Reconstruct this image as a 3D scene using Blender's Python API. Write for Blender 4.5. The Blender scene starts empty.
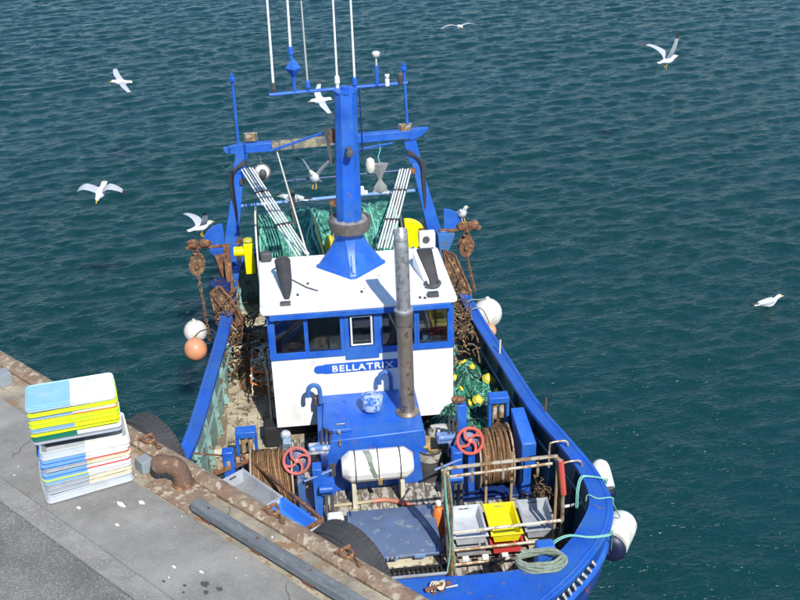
import bpy, bmesh, math, random
import numpy as np
from mathutils import Vector, Matrix, noise
random.seed(7)
PI = math.pi; R = math.radians
sc = bpy.context.scene; C = sc.collection

# ------------------------------------------------------------------ camera, sky, sun, exposure
CAM_H = 9.5
pitch = math.atan(math.sqrt(576/2100)); roll = math.atan(60/2100)
cd = bpy.data.cameras.new('camera'); cam = bpy.data.objects.new('camera', cd); C.objects.link(cam)
fwd = Vector((0, math.cos(pitch), -math.sin(pitch))); rt = Vector((1, 0, 0)); up = rt.cross(fwd)
c_, s_ = math.cos(roll), math.sin(roll)
rt2 = c_*rt - s_*up; up2 = c_*up + s_*rt
m = Matrix((rt2, up2, -fwd)).transposed().to_4x4(); m.translation = (0, 0, CAM_H)
cam.matrix_world = m
cd.sensor_width = 36; cd.lens = 1100/800*36; cd.clip_end = 6000; cd.clip_start = .1
sc.camera = cam
SUN = Vector((.44, -1.18, 1.30)).normalized()
w = bpy.data.worlds.new('World'); sc.world = w; w.use_nodes = True
nt = w.node_tree; bg = nt.nodes['Background']; sky = nt.nodes.new('ShaderNodeTexSky')
sky.sky_type = 'NISHITA'; sky.sun_disc = False
sky.sun_elevation = math.asin(SUN.z); sky.sun_rotation = math.atan2(SUN.x, SUN.y)
sky.air_density = 1.0; sky.dust_density = .15; sky.ozone_density = 2.5
tint = nt.nodes.new('ShaderNodeMix'); tint.data_type = 'RGBA'; tint.blend_type = 'MULTIPLY'; tint.inputs[0].default_value = 1
tint.inputs[7].default_value = (.89, .985, 1.05, 1); nt.links.new(sky.outputs[0], tint.inputs[6]); nt.links.new(tint.outputs[2], bg.inputs[0]); bg.inputs[1].default_value = .125
sd = bpy.data.lights.new('sun', 'SUN'); so = bpy.data.objects.new('sun', sd); C.objects.link(so)
sd.energy = 4.5; sd.angle = R(.5); sd.color = (1, .955, .88)
so.rotation_euler = (-SUN).to_track_quat('-Z', 'Y').to_euler()
sc.view_settings.view_transform = 'Standard'; sc.view_settings.look = 'None'
sc.view_settings.exposure = 0.36; sc.view_settings.gamma = 1
try: sc.cycles.max_bounces = 8; sc.cycles.transparent_max_bounces = 12
except Exception: pass

# ------------------------------------------------------------------ materials
MATS = {}
def mat(name, col, rough=.5, metal=0., var=.12, vscale=3., wear=None, wamt=.0, wscale=6., dirt=None, damt=0., dscale=1.5,
        bump=.0, bscale=30., stretch=None, spec=.5, wband=None):
    """painted/worn surface: colour, slow variation, patches of wear, broad stains, fine relief"""
    if name in MATS: return MATS[name]
    M = bpy.data.materials.new(name); M.use_nodes = True; n = M.node_tree.nodes; l = M.node_tree.links
    b = n['Principled BSDF']; b.inputs['Roughness'].default_value = rough; b.inputs['Metallic'].default_value = metal
    b.inputs['Specular IOR Level'].default_value = spec
    tc = n.new('ShaderNodeTexCoord'); mp = n.new('ShaderNodeMapping'); l.new(tc.outputs['Object'], mp.inputs[0])
    if stretch: mp.inputs['Scale'].default_value = stretch
    def nz(sc_, det=6, ro=.6, off=0):
        t = n.new('ShaderNodeTexNoise'); t.inputs['Scale'].default_value = sc_; t.inputs['Detail'].default_value = det
        t.inputs['Roughness'].default_value = ro
        m2 = n.new('ShaderNodeMapping'); m2.inputs['Location'].default_value = (off, off*1.7, off*.6)
        l.new(mp.outputs[0], m2.inputs[0]); l.new(m2.outputs[0], t.inputs[0]); return t
    def ramp(src, a, b_):
        r = n.new('ShaderNodeMapRange'); r.inputs[1].default_value = a; r.inputs[2].default_value = b_
        l.new(src, r.inputs[0]); return r.outputs[0]
    def mix(f, a, b_):
        x = n.new('ShaderNodeMix'); x.data_type = 'RGBA'
        if hasattr(f, 'node'): l.new(f, x.inputs[0])
        else: x.inputs[0].default_value = f
        for s, v in ((x.inputs[6], a), (x.inputs[7], b_)):
            if hasattr(v, 'node'): l.new(v, s)
            else: s.default_value = (*v, 1)
        return x.outputs[2]
    lo = tuple(max(0, c*(1-var)) for c in col); hi = tuple(min(1, c*(1+var)) for c in col)
    cur = mix(ramp(nz(vscale, 5).outputs[0], .3, .7), lo, hi)
    if dirt: cur = mix(ramp(nz(dscale, 8, .7, 5).outputs[0], .62-damt*.35, .78-damt*.2), cur, dirt)
    if wear: 
        f = ramp(nz(wscale, 10, .68, 11).outputs[0], .66-wamt*.3, .70-wamt*.28); cur = mix(f, cur, wear)
    l.new(cur, b.inputs['Base Color'])
    if bump:
        bn = n.new('ShaderNodeBump'); bn.inputs['Strength'].default_value = bump; bn.inputs['Distance'].default_value = .01
        l.new(nz(bscale, 6).outputs[0], bn.inputs['Height']); l.new(bn.outputs[0], b.inputs['Normal'])
    MATS[name] = M; return M
RU = (.16, .065, .03)
blue = mat('blue_paint', (.013, .098, .50), .40, var=.25, vscale=2, wear=(.17, .11, .10), wamt=.10, wscale=11, dirt=(.04, .15, .47), damt=.6, dscale=3.2, bump=.15, bscale=9)
bluecap = mat('blue_rail_paint', (.012, .088, .47), .42, var=.25, vscale=2, wear=(.13, .13, .18), wamt=.16, wscale=8, dirt=(.03, .12, .40), damt=.6, dscale=2.6, bump=.15, bscale=9)
navy = mat('navy_paint', (.010, .035, .16), .45, wear=(.12, .06, .035), wamt=.25, wscale=7, bump=.1)
hullblue = mat('hull_blue', (.012, .07, .38), .35, wear=(.05, .10, .25), wamt=.1)
teal = mat('sunlit_teal_paint', (.27, .46, .43), .55, wear=(.16, .13, .09), wamt=.45, wscale=10, dirt=(.19, .31, .28), damt=.7)  # bulwark teal as sunlit, the light put into the colour
shadeteal = mat('shaded_teal_paint', (.05, .15, .22), .5, wear=(.12, .07, .04), wamt=.4, wscale=7, dirt=(.02, .05, .07), damt=.5)  # bulwark teal as shaded, the shadow put into the base colour
white = mat('white_paint', (.82, .82, .80), .38, var=.05, wear=(.30, .20, .13), wamt=.03, wscale=10, dirt=(.60, .57, .50), damt=.3, dscale=2, bump=.05, bscale=10)
whitep = mat('white_plastic', (.78, .78, .75), .4, var=.04, dirt=(.5, .48, .42), damt=.3, dscale=6)
rust = mat('rust', (.19, .085, .045), .85, var=.4, vscale=14, wear=(.34, .17, .07), wamt=.4, wscale=16, dirt=(.07, .04, .03), damt=.6, dscale=8, bump=.8, bscale=40)
rustedge = mat('rusted_quay_edge', (.27, .205, .14), .85, var=.3, vscale=9, wear=(.42, .36, .27), wamt=.4, wscale=12, dirt=(.20, .12, .08), damt=.7, dscale=4, bump=.9, bscale=30)
wire = mat('rusty_wire', (.20, .105, .042), .7, var=.45, vscale=25, dirt=(.07, .04, .02), damt=.6, dscale=14, bump=.6, bscale=70)
steel = mat('galvanised_tube', (.42, .38, .30), .5, .25, wear=(.25, .15, .07), wamt=.6, wscale=9)
alu = mat('weathered_steel', (.46, .46, .47), .42, .6, var=.15, vscale=8, wear=(.3, .29, .28), wamt=.5, wscale=12, bump=.2)
pipebrown = mat('heat_browned_steel', (.30, .25, .20), .4, .55, var=.2, vscale=6, wear=(.17, .11, .07), wamt=.4, wscale=6, bump=.2)
black = mat('black_rubber', (.035, .036, .04), .75, var=.3, dirt=(.07, .065, .06), damt=.4, bump=.4)
dark = mat('black_and_shade', (.015, .015, .017), .8)  # black parts, and painted-in shade under the wheelhouse
darkgrey = mat('dark_grey', (.06, .062, .065), .6, var=.2, dirt=(.12, .11, .1), damt=.4)
yellow = mat('yellow_plastic', (.80, .70, .01), .38, var=.06, dirt=(.5, .42, .05), damt=.2, dscale=5)
lime = mat('lime_yellow_plastic', (.62, .80, .02), .38, var=.06, dirt=(.45, .6, .05), damt=.2, dscale=5)
yellowp = mat('yellow_paint', (.80, .72, .0), .4, var=.06, wear=(.15, .08, .04), wamt=.15, wscale=12)
red = mat('faded_red_paint', (.62, .10, .075), .45, wear=(.28, .12, .08), wamt=.25, wscale=14)
redp = mat('red_plastic', (.62, .06, .06), .4)
orange = mat('orange_plastic', (.72, .20, .04), .45, var=.12, dirt=(.45, .15, .06), damt=.4, dscale=6)
salmon = mat('sun_faded_orange', (.74, .32, .17), .45, var=.1, dirt=(.5, .24, .14), damt=.5, dscale=6)
greyp = mat('grey_plastic', (.36, .39, .43), .45, var=.08, dirt=(.25, .25, .26), damt=.4, dscale=5)
lgrey = mat('pale_grey_plastic', (.50, .53, .57), .45, var=.08, dirt=(.36, .36, .36), damt=.4, dscale=5)
bluep = mat('pale_blue_plastic', (.20, .38, .62), .42, var=.08, dirt=(.3, .42, .55), damt=.3, dscale=5)
bluec = mat('bright_blue_plastic', (.04, .20, .72), .4, var=.06)
skyp = mat('sky_blue_plastic', (.26, .50, .72), .42, var=.08, dirt=(.4, .55, .68), damt=.3, dscale=5)
greenp = mat('dark_green_plastic', (.01, .17, .11), .45)
cream = mat('cream_plastic', (.66, .60, .42), .5, dirt=(.45, .38, .25), damt=.4, dscale=6)
creamp = mat('cream_paint', (.62, .58, .44), .5, wear=(.25, .17, .1), wamt=.2, wscale=9)
deckpaint = mat('flaking_cream_deck', (.50, .45, .33), .7, var=.15, vscale=5, wear=(.13, .10, .07), wamt=.45, wscale=11, dirt=(.30, .25, .17), damt=.7, dscale=3, bump=.4, bscale=30)
plankw = mat('weathered_plank', (.44, .42, .37), .8, var=.22, vscale=5, wear=(.15, .13, .105), wamt=.6, wscale=9, dirt=(.46, .44, .39), damt=.6, dscale=6, bump=.9, bscale=30, stretch=(2.2, .8, 1))
woodb = mat('bare_timber', (.34, .24, .13), .7, var=.25, vscale=6, stretch=(4, 1, 1))
bluegrey = mat('scuffed_blue_hatch', (.095, .145, .26), .5, var=.2, vscale=4, wear=(.20, .24, .30), wamt=.35, wscale=7, dirt=(.11, .15, .24), damt=.6, dscale=3, bump=.2)
net = mat('green_net', (.012, .17, .09), .8, var=.5, vscale=10, wear=(.05, .30, .18), wamt=.4, wscale=12, dirt=(.006, .07, .05), damt=.7, dscale=6, bump=1., bscale=60)
nettq = mat('turquoise_net', (.045, .25, .18), .85, var=.45, vscale=8, wear=(.13, .38, .28), wamt=.45, wscale=16, dirt=(.015, .09, .07), damt=.75, dscale=5, bump=1., bscale=55)
netbrown = mat('brown_net', (.22, .13, .07), .85, var=.4, vscale=12, wear=(.42, .28, .12), wamt=.4, wscale=14, dirt=(.05, .035, .03), damt=.7, dscale=6, bump=1., bscale=50)
ropeteal = mat('teal_rope', (.20, .50, .42), .8, bump=.6, bscale=90)
ropegrey = mat('grey_green_rope', (.22, .27, .21), .85, var=.25, vscale=20, bump=.8, bscale=90)
ropeyel = mat('yellow_cord', (.55, .48, .12), .8)
tarp = mat('grey_tarpaulin', (.20, .195, .20), .75, var=.4, vscale=9, bump=.6, bscale=14)
sackm = mat('soiled_sack', (.40, .40, .35), .85, var=.3, vscale=9, wear=(.14, .11, .07), wamt=.5, wscale=11, bump=.8, bscale=30)
tannet = mat('tan_net', (.34, .24, .11), .85, var=.3, vscale=16, bump=1., bscale=50)
brownring = mat('browned_band', (.12, .105, .092), .55, var=.25, vscale=7, wear=(.09, .07, .05), wamt=.35, bump=.2)
feather = mat('white_feather', (.80, .80, .79), .7, var=.03)
featherg = mat('grey_feather', (.40, .43, .47), .7, var=.06)
featherb = mat('black_feather', (.03, .03, .035), .7)
beakm = mat('yellow_beak', (.70, .42, .03), .5)
concrete = mat('pavement_concrete', (.285, .275, .255), .85, var=.13, vscale=1.6, wear=(.34, .33, .31), wamt=.2, wscale=40, dirt=(.19, .185, .17), damt=.75, dscale=1.6, bump=.7, bscale=50)
coping = mat('coping_concrete', (.42, .36, .26), .9, var=.2, vscale=3, wear=(.26, .16, .085), wamt=.35, wscale=3.2, dirt=(.19, .17, .14), damt=.7, dscale=2.2, bump=1., bscale=35)
kerbm = mat('kerb_concrete', (.26, .25, .235), .9, var=.15, vscale=4, wear=(.32, .31, .29), wamt=.4, wscale=40, dirt=(.16, .155, .15), damt=.5, dscale=2, bump=.8, bscale=60)
wallm = mat('quay_wall_concrete', (.16, .155, .13), .9, var=.25, vscale=2, dirt=(.04, .06, .03), damt=.6, bump=1.)
droppings = mat('white_dropping', (.80, .80, .76), .8)
glassw = mat('radome_ivory', (.62, .60, .52), .45, var=.08)
interior = mat('cabin_interior', (.22, .20, .17), .8)
seam = mat('seam_tar', (.05, .045, .04), .9)

def asphalt_mat():
    M = bpy.data.materials.new('asphalt'); M.use_nodes = True; n = M.node_tree.nodes; l = M.node_tree.links; b = n['Principled BSDF']
    b.inputs['Roughness'].default_value = .9
    tc = n.new('ShaderNodeTexCoord')
    v = n.new('ShaderNodeTexVoronoi'); v.inputs['Scale'].default_value = 120; l.new(tc.outputs['Object'], v.inputs[0])
    t = n.new('ShaderNodeTexNoise'); t.inputs['Scale'].default_value = 1.6; t.inputs['Detail'].default_value = 8; l.new(tc.outputs['Object'], t.inputs[0])
    sp = n.new('ShaderNodeSeparateColor'); l.new(v.outputs['Color'], sp.inputs[0])
    r = n.new('ShaderNodeValToRGB'); r.color_ramp.elements[0].color = (.125, .125, .12, 1); r.color_ramp.elements[1].color = (.30, .295, .27, 1)
    r.color_ramp.elements[0].position = .25; e = r.color_ramp.elements.new(.8); e.color = (.175, .175, .165, 1)
    l.new(sp.outputs[0], r.inputs[0])
    x = n.new('ShaderNodeMix'); x.data_type = 'RGBA'; x.blend_type = 'MULTIPLY'; x.inputs[0].default_value = 1
    r2 = n.new('ShaderNodeMapRange'); r2.inputs[1].default_value = .3; r2.inputs[2].default_value = .7; r2.inputs[3].default_value = .7; r2.inputs[4].default_value = 1.3
    l.new(t.outputs[0], r2.inputs[0]); cb = n.new('ShaderNodeCombineColor')
    for i in range(3): l.new(r2.outputs[0], cb.inputs[i])
    l.new(r.outputs[0], x.inputs[6]); l.new(cb.outputs[0], x.inputs[7]); l.new(x.outputs[2], b.inputs['Base Color'])
    bn = n.new('ShaderNodeBump'); bn.inputs['Strength'].default_value = .7; bn.inputs['Distance'].default_value = .006
    l.new(v.outputs['Distance'], bn.inputs['Height']); l.new(bn.outputs[0], b.inputs['Normal'])
    return M
asphalt = asphalt_mat()

def glass_mat():
    M = bpy.data.materials.new('window_glass'); M.use_nodes = True; n = M.node_tree.nodes; l = M.node_tree.links
    n.remove(n['Principled BSDF']); o = n['Material Output']
    t = n.new('ShaderNodeBsdfTransparent'); t.inputs[0].default_value = (.74, .80, .80, 1)
    g = n.new('ShaderNodeBsdfGlossy'); g.inputs['Roughness'].default_value = .04
    fr = n.new('ShaderNodeFresnel'); fr.inputs[0].default_value = 1.75
    x = n.new('ShaderNodeMixShader'); l.new(fr.outputs[0], x.inputs[0]); l.new(t.outputs[0], x.inputs[1]); l.new(g.outputs[0], x.inputs[2])
    l.new(x.outputs[0], o.inputs[0]); return M
glass = glass_mat()

def water_mat():
    M = bpy.data.materials.new('sea_water'); M.use_nodes = True; n = M.node_tree.nodes; l = M.node_tree.links; b = n['Principled BSDF']
    b.inputs['Roughness'].default_value = .18; b.inputs['Subsurface Weight'].default_value = 1; b.inputs['Subsurface Radius'].default_value = (.5, 1, 1); b.inputs['Subsurface Scale'].default_value = .8; b.subsurface_method = 'BURLEY'; b.inputs['IOR'].default_value = 1.34
    tc = n.new('ShaderNodeTexCoord')
    t = n.new('ShaderNodeTexNoise'); t.inputs['Scale'].default_value = .09; t.inputs['Detail'].default_value = 3; l.new(tc.outputs['Object'], t.inputs[0])
    r = n.new('ShaderNodeValToRGB'); r.color_ramp.elements[0].position = .3; r.color_ramp.elements[1].position = .7
    r.color_ramp.elements[0].color = (.003, .034, .032, 1); r.color_ramp.elements[1].color = (.004, .040, .047, 1)
    l.new(t.outputs[0], r.inputs[0]); l.new(r.outputs[0], b.inputs['Base Color'])
    prev = None
    for sc_, dist, rot, st_, det, dis in ((2.3, .05, 14, (.6, 1.5, 1), 4, .8), (6.5, .040, 22, (.65, 1.3, 1), 4, .6), (17., .022, 4, (.7, 1.2, 1), 3, .3)):
        mp = n.new('ShaderNodeMapping'); mp.vector_type = 'TEXTURE'; mp.inputs['Scale'].default_value = tuple(1/q for q in st_); mp.inputs['Rotation'].default_value = (0, 0, R(rot)); l.new(tc.outputs['Object'], mp.inputs[0])
        a = n.new('ShaderNodeTexNoise'); a.inputs['Scale'].default_value = sc_; a.inputs['Detail'].default_value = det; a.inputs['Roughness'].default_value = .5; a.inputs['Distortion'].default_value = dis
        l.new(mp.outputs[0], a.inputs[0])
        bn = n.new('ShaderNodeBump'); bn.inputs['Strength'].default_value = 1; bn.inputs['Distance'].default_value = dist
        l.new(a.outputs[0], bn.inputs['Height'])
        if prev: l.new(prev.outputs[0], bn.inputs['Normal'])
        prev = bn
    l.new(prev.outputs[0], b.inputs['Normal'])
    return M
water = water_mat()

# ------------------------------------------------------------------ frames and builders
yaw = R(5.5)
BOAT = Matrix.Translation((-.46474895, 11.29139165, 0)) @ Matrix.Rotation(yaw, 4, 'Z')
QUAY = Matrix.Translation((-4.547, 10.988, 0)) @ Matrix.Rotation(math.atan2(-.6654, .7465), 4, 'Z')
WORLD = Matrix.Identity(4)
V = Vector
class MB:
    """collects shapes; coordinates are (u across, v ahead, z up) of the frame it is built in"""
    def __init__(s): s.v = []; s.f = []; s.m = []; s.mi = 0
    def add(s, vs, fs):
        o = len(s.v); s.v += [tuple(p) for p in vs]; s.f += [tuple(i+o for i in f) for f in fs]; s.m += [s.mi]*len(fs); return s
    def box(s, c, d, rot=None, taper=1.):
        h = [x/2 for x in d]; vs = []
        for z in (-1, 1):
            k = taper if z > 0 else 1.
            for x, y in ((-1, -1), (1, -1), (1, 1), (-1, 1)): vs.append(V((x*h[0]*k, y*h[1]*k, z*h[2])))
        if rot is not None: vs = [rot @ p for p in vs]
        return s.add([p+V(c) for p in vs], [(0, 3, 2, 1), (4, 5, 6, 7), (0, 1, 5, 4), (1, 2, 6, 5), (2, 3, 7, 6), (3, 0, 4, 7)])
    def hexa(s, b, t):
        return s.add(list(b)+list(t), [(0, 3, 2, 1), (4, 5, 6, 7), (0, 1, 5, 4), (1, 2, 6, 5), (2, 3, 7, 6), (3, 0, 4, 7)])
    def ax(s, d):
        d = V(d).normalized(); a = V((0, 0, 1)) if abs(d.z) < .9 else V((1, 0, 0)); x = d.cross(a).normalized(); return x, d.cross(x), d
    def bar(s, p, q, a, b=None, up=None):
        b = b or a; p, q = V(p), V(q); d = (q-p).normalized()
        if up: x = d.cross(V(up)).normalized(); y = x.cross(d)
        else: x, y, _ = s.ax(d)
        k = [(-a/2, -b/2), (a/2, -b/2), (a/2, b/2), (-a/2, b/2)]
        return s.hexa([p+x*i+y*j for i, j in k], [q+x*i+y*j for i, j in k])
    def tube(s, pts, r, n=8, closed=False, cap=True):
        P = [V(p) for p in pts]; N = len(P); rr = r if hasattr(r, '__len__') else [r]*N
        vs = []; prev = None
        for i, p in enumerate(P):
            if closed: d = P[(i+1) % N]-P[i-1]
            else: d = P[min(i+1, N-1)]-P[max(i-1, 0)]
            d = d.normalized() if d.length > 1e-9 else V((0, 0, 1))
            if prev is None: x, y, _ = s.ax(d)
            else:
                x = prev-d*prev.dot(d)
                x = x.normalized() if x.length > 1e-6 else s.ax(d)[0]
                y = d.cross(x)
            prev = x
            for k in range(n):
                a = 2*PI*k/n; vs.append(p+x*math.cos(a)*rr[i]+y*math.sin(a)*rr[i])
        fs = []
        for i in range(N if closed else N-1):
            j = (i+1) % N
            for k in range(n): fs.append((i*n+k, i*n+(k+1) % n, j*n+(k+1) % n, j*n+k))
        if not closed and cap: fs += [tuple(range(n))[::-1], tuple((N-1)*n+k for k in range(n))]
        return s.add(vs, fs)
    def cyl(s, p, q, r0, r1=None, n=16): return s.tube([p, q], [r0, r0 if r1 is None else r1], n)
    def lathe(s, p, d, prof, n=20):
        """prof: (distance along axis, radius)"""
        x, y, d = s.ax(d); p = V(p); vs = []
        for t, r in prof:
            for k in range(n):
                a = 2*PI*k/n; vs.append(p+d*t+(x*math.cos(a)+y*math.sin(a))*r)
        fs = [(i*n+k, i*n+(k+1) % n, (i+1)*n+(k+1) % n, (i+1)*n+k) for i in range(len(prof)-1) for k in range(n)]
        fs += [tuple(range(n))[::-1], tuple((len(prof)-1)*n+k for k in range(n))]
        return s.add(vs, fs)
    def ball(s, c, r, sc_=(1, 1, 1), n=16, lump=0, seed=0):
        vs = []; fs = []; rings = n//2
        for i in range(rings+1):
            th = PI*i/rings
            for k in range(n):
                a = 2*PI*k/n; p = V((math.sin(th)*math.cos(a)*sc_[0], math.sin(th)*math.sin(a)*sc_[1], math.cos(th)*sc_[2]))*r
                if lump: p *= 1+lump*noise.noise(p*4/r*.4+V((seed, 0, 0)))
                vs.append(p+V(c))
        for i in range(rings):
            for k in range(n): fs.append((i*n+k, i*n+(k+1) % n, (i+1)*n+(k+1) % n, (i+1)*n+k))
        return s.add(vs, fs)
    def torus(s, c, d, Rr, r, n=24, m=8, sc_=None):
        x, y, d = s.ax(d)
        return s.tube([V(c)+x*math.cos(2*PI*k/n)*Rr+y*math.sin(2*PI*k/n)*Rr for k in range(n)], r, m, closed=True)
    def prism(s, poly, d):
        """poly: list of points, extruded by vector d"""
        n = len(poly); d = V(d); P = [V(p) for p in poly]
        return s.add(P+[p+d for p in P], [tuple(range(n))[::-1], tuple(range(n, 2*n))]+[(i, (i+1) % n, n+(i+1) % n, n+i) for i in range(n)])
    def grid(s, fn, nu, nv):
        vs = [fn(i/nu, j/nv) for i in range(nu+1) for j in range(nv+1)]
        return s.add(vs, [(i*(nv+1)+j, (i+1)*(nv+1)+j, (i+1)*(nv+1)+j+1, i*(nv+1)+j+1) for i in range(nu) for j in range(nv)])
    def build(s, name, mats, parent=None, frame=None, base=None, bevel=0, sharp=35, kind=None, smooth=True):
        frame = frame if frame is not None else (ROOT[parent][0] if parent else BOAT)
        flip = frame is not WORLD
        fm = lambda p: V((p[0], -p[1], p[2])) if flip else V(p)
        if parent: off = ROOT[parent][1]
        else:
            if base is None:
                a = np.array(s.v); base = ((a[:, 0].min()+a[:, 0].max())/2, (a[:, 1].min()+a[:, 1].max())/2, a[:, 2].min())
            off = fm(base)
        me = bpy.data.meshes.new(name); me.from_pydata([fm(p)-off for p in s.v], [], s.f)
        bm = bmesh.new(); bm.from_mesh(me); bmesh.ops.remove_doubles(bm, verts=bm.verts, dist=1e-5)
        mm = s.m
        bm.faces.ensure_lookup_table()
        bmesh.ops.recalc_face_normals(bm, faces=bm.faces); bm.to_mesh(me); bm.free()
        mats = mats if isinstance(mats, (list, tuple)) else [mats]
        for x in mats: me.materials.append(x)
        if len(mats) > 1 and len(me.polygons) == len(mm): me.polygons.foreach_set('material_index', mm)
        if smooth:
            me.polygons.foreach_set('use_smooth', [True]*len(me.polygons)); me.set_sharp_from_angle(angle=R(sharp))
        o = bpy.data.objects.new(name, me); C.objects.link(o)
        if parent: o.parent = parent
        else: o.matrix_world = frame @ Matrix.Translation(off)
        ROOT[o] = (frame, off)
        if bevel:
            bv = o.modifiers.new('bevel', 'BEVEL'); bv.width = bevel; bv.segments = 2; bv.limit_method = 'ANGLE'; bv.angle_limit = R(40)
        if kind: o['kind'] = kind
        return o
ROOT = {}
def thing(name, label, cat, base, frame=None, group=None):
    frame = frame if frame is not None else BOAT
    off = V((base[0], -base[1], base[2])) if frame is not WORLD else V(base)
    o = bpy.data.objects.new(name, None); C.objects.link(o); o.empty_display_size = .2
    o.matrix_world = frame @ Matrix.Translation(off); ROOT[o] = (frame, off)
    o['label'] = label; o['category'] = cat
    if group: o['group'] = group
    return o
def tag(o, label, cat, group=None):
    o['label'] = label; o['category'] = cat
    if group: o['group'] = group
    return o
def copy_tree(o, parent=None):
    c = o.copy(); C.objects.link(c)
    if parent: c.parent = parent
    for ch in list(o.children): copy_tree(ch, c)
    return c
def spline(pts, n=6, closed=False):
    P = [np.array(p, float) for p in pts]; out = []; N = len(P)
    for i in range(N if closed else N-1):
        a, b, c, d = (P[(i-1) % N] if closed or i else P[0]), P[i], P[(i+1) % N], (P[(i+2) % N] if closed or i+2 < N else P[-1])
        for k in range(n):
            t = k/n; out.append(tuple(.5*((2*b)+(-a+c)*t+(2*a-5*b+4*c-d)*t*t+(-a+3*b-3*c+d)*t**3)))
    if not closed: out.append(tuple(P[-1]))
    return out

# ------------------------------------------------------------------ the sea
def build_sea():
    xs = np.concatenate([-np.geomspace(24, 3000, 26)[::-1][:-1]+0, np.arange(-24, 24.01, .075), np.geomspace(24, 3000, 26)[1:]])
    ys = np.concatenate([[-600, -200, -60, -20, 0, 3], np.arange(5, 27, .05), np.arange(27, 52, .085), np.geomspace(52, 4000, 40)])
    X, Y = np.meshgrid(xs, ys); Z = np.zeros_like(X)
    rng = np.random.default_rng(3)
    fade = np.clip((26-np.abs(X))/6, 0, 1)*np.clip((56-Y)/6, 0, 1)*np.clip((Y-3)/2, 0, 1)
    for i in range(80):
        L = np.exp(rng.uniform(np.log(.24), np.log(1.35))); k = 2*PI/L
        th = R(90+16)+rng.normal(0, .42); a = .0030*(L/1.)**.85*rng.uniform(.5, 1.3)
        ph = k*(X*math.cos(th)+Y*math.sin(th))+rng.uniform(0, 6.28)
        Z += a*(np.sin(ph)+.42*np.sin(2*ph)+.15*np.sin(3*ph))
    Z *= fade
    ny, nx = X.shape
    me = bpy.data.meshes.new('sea')
    co = np.stack([X, Y, Z], -1).reshape(-1, 3).astype(np.float32)
    idx = np.arange(ny*nx).reshape(ny, nx)
    q = np.stack([idx[:-1, :-1], idx[:-1, 1:], idx[1:, 1:], idx[1:, :-1]], -1).reshape(-1, 4)
    me.vertices.add(len(co)); me.vertices.foreach_set('co', co.ravel())
    me.loops.add(q.size); me.loops.foreach_set('vertex_index', q.ravel().astype(np.int32))
    me.polygons.add(len(q)); me.polygons.foreach_set('loop_start', np.arange(0, q.size, 4, dtype=np.int32))
    me.polygons.foreach_set('use_smooth', [True]*len(q)); me.update(); me.validate()
    me.materials.append(water); o = bpy.data.objects.new('sea', me); C.objects.link(o); o['kind'] = 'structure'
build_sea()
# ------------------------------------------------------------------ the quay
QZ = 3.15
def st(name, mb, m_, frame=QUAY, bevel=0, **k):
    o = mb.build(name, m_, None, frame, bevel=bevel, **k); o['kind'] = k.get('kind') or 'structure'; return o
mb = MB()                                    # edge band of rusted steel, gently dented, in lengths
rail = None
def edge_piece(s0, s1, seed):
    mb = MB(); n = max(2, int((s1-s0)/.07))
    prof = [(-.02, -.45), (-.03, -.03), (-.01, .03), (.05, .055), (.11, .05), (.165, .02), (.17, -.45)]
    vs = []
    for i in range(n+1):
        s_ = s0+(s1-s0)*i/n
        for t, z in prof:
            d = noise.noise(V((s_*3, t*9, seed)))*.016+noise.noise(V((s_*11, t*20, seed)))*.007
            vs.append((s_, t+d, QZ+z+(d if z > -.2 else 0)))
    k = len(prof); fs = [(i*k+j, i*k+j+1, (i+1)*k+j+1, (i+1)*k+j) for i in range(n) for j in range(k-1)]
    fs += [tuple(range(k)), tuple(n*k+j for j in range(k))]
    mb.add(vs, fs); return mb
cuts = [-9, -6.4, -3.2, -.6, 1.05, 2.72, 4.15, 5.75, 7.6, 10.2, 13.5]
qe = edge_piece(cuts[0], cuts[1], 0).build('quay_edge', rustedge, None, QUAY); qe['kind'] = 'structure'
for i in range(1, len(cuts)-1):
    edge_piece(cuts[i]+.006, cuts[i+1]-.006, i*7).build('edge_plate', rustedge, qe)
def slab(name, t0, t1, z, m_, cutsl, gap=.006, z0=2.72, rough=.0):
    root = None
    for i in range(len(cutsl)-1):
        mb = MB(); a, b = cutsl[i]+gap/2, cutsl[i+1]-gap/2; n = max(2, int((b-a)/.12)); kk = max(2, int((t1-t0)/.12)+1); vs = []
        for p in range(n+1):
            for q in range(kk+1):
                s_ = a+(b-a)*p/n; t = t0+(t1-t0)*q/kk
                vs.append((s_, t, z+rough*(noise.noise(V((s_*2.3, t*3, i)))+.5*noise.noise(V((s_*9, t*9, i))))))
        fs = [(p*(kk+1)+q, (p+1)*(kk+1)+q, (p+1)*(kk+1)+q+1, p*(kk+1)+q+1) for p in range(n) for q in range(kk)]
        mb.add(vs, fs)
        N0 = (kk+1)
        ring = [q for q in range(kk+1)]+[p*N0+kk for p in range(1, n+1)]+[n*N0+q for q in range(kk-1, -1, -1)]+[p*N0 for p in range(n-1, 0, -1)]
        low = [(vs[j][0], vs[j][1], z0) for j in ring]; o = len(mb.v); mb.v += low; L = len(ring)
        for j in range(L): mb.f.append((ring[j], ring[(j+1) % L], o+(j+1) % L, o+j)); mb.m.append(0)
        if root is None: root = mb.build(name, m_, None, QUAY); root['kind'] = 'structure'
        else: mb.build('slab_panel', m_, root)
slab('quay_coping', .173, .527, QZ, coping, [-9, -6.4, -3.9, -1.3, .9, 3.0, 5.2, 7.4, 10, 13.5], rough=.008)
slab('quay_pavement', .53, 1.30, QZ+.002, concrete, [-9, -5, -1.4, 1.9, 6.3, 10, 13.5], rough=.003)
slab('quay_kerb', 1.303, 1.50, QZ-.004, kerbm, [-9, -6, -3, -.4, 1.3, 2.75, 4.1, 5.6, 8, 11, 13.5], rough=.006)
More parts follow.
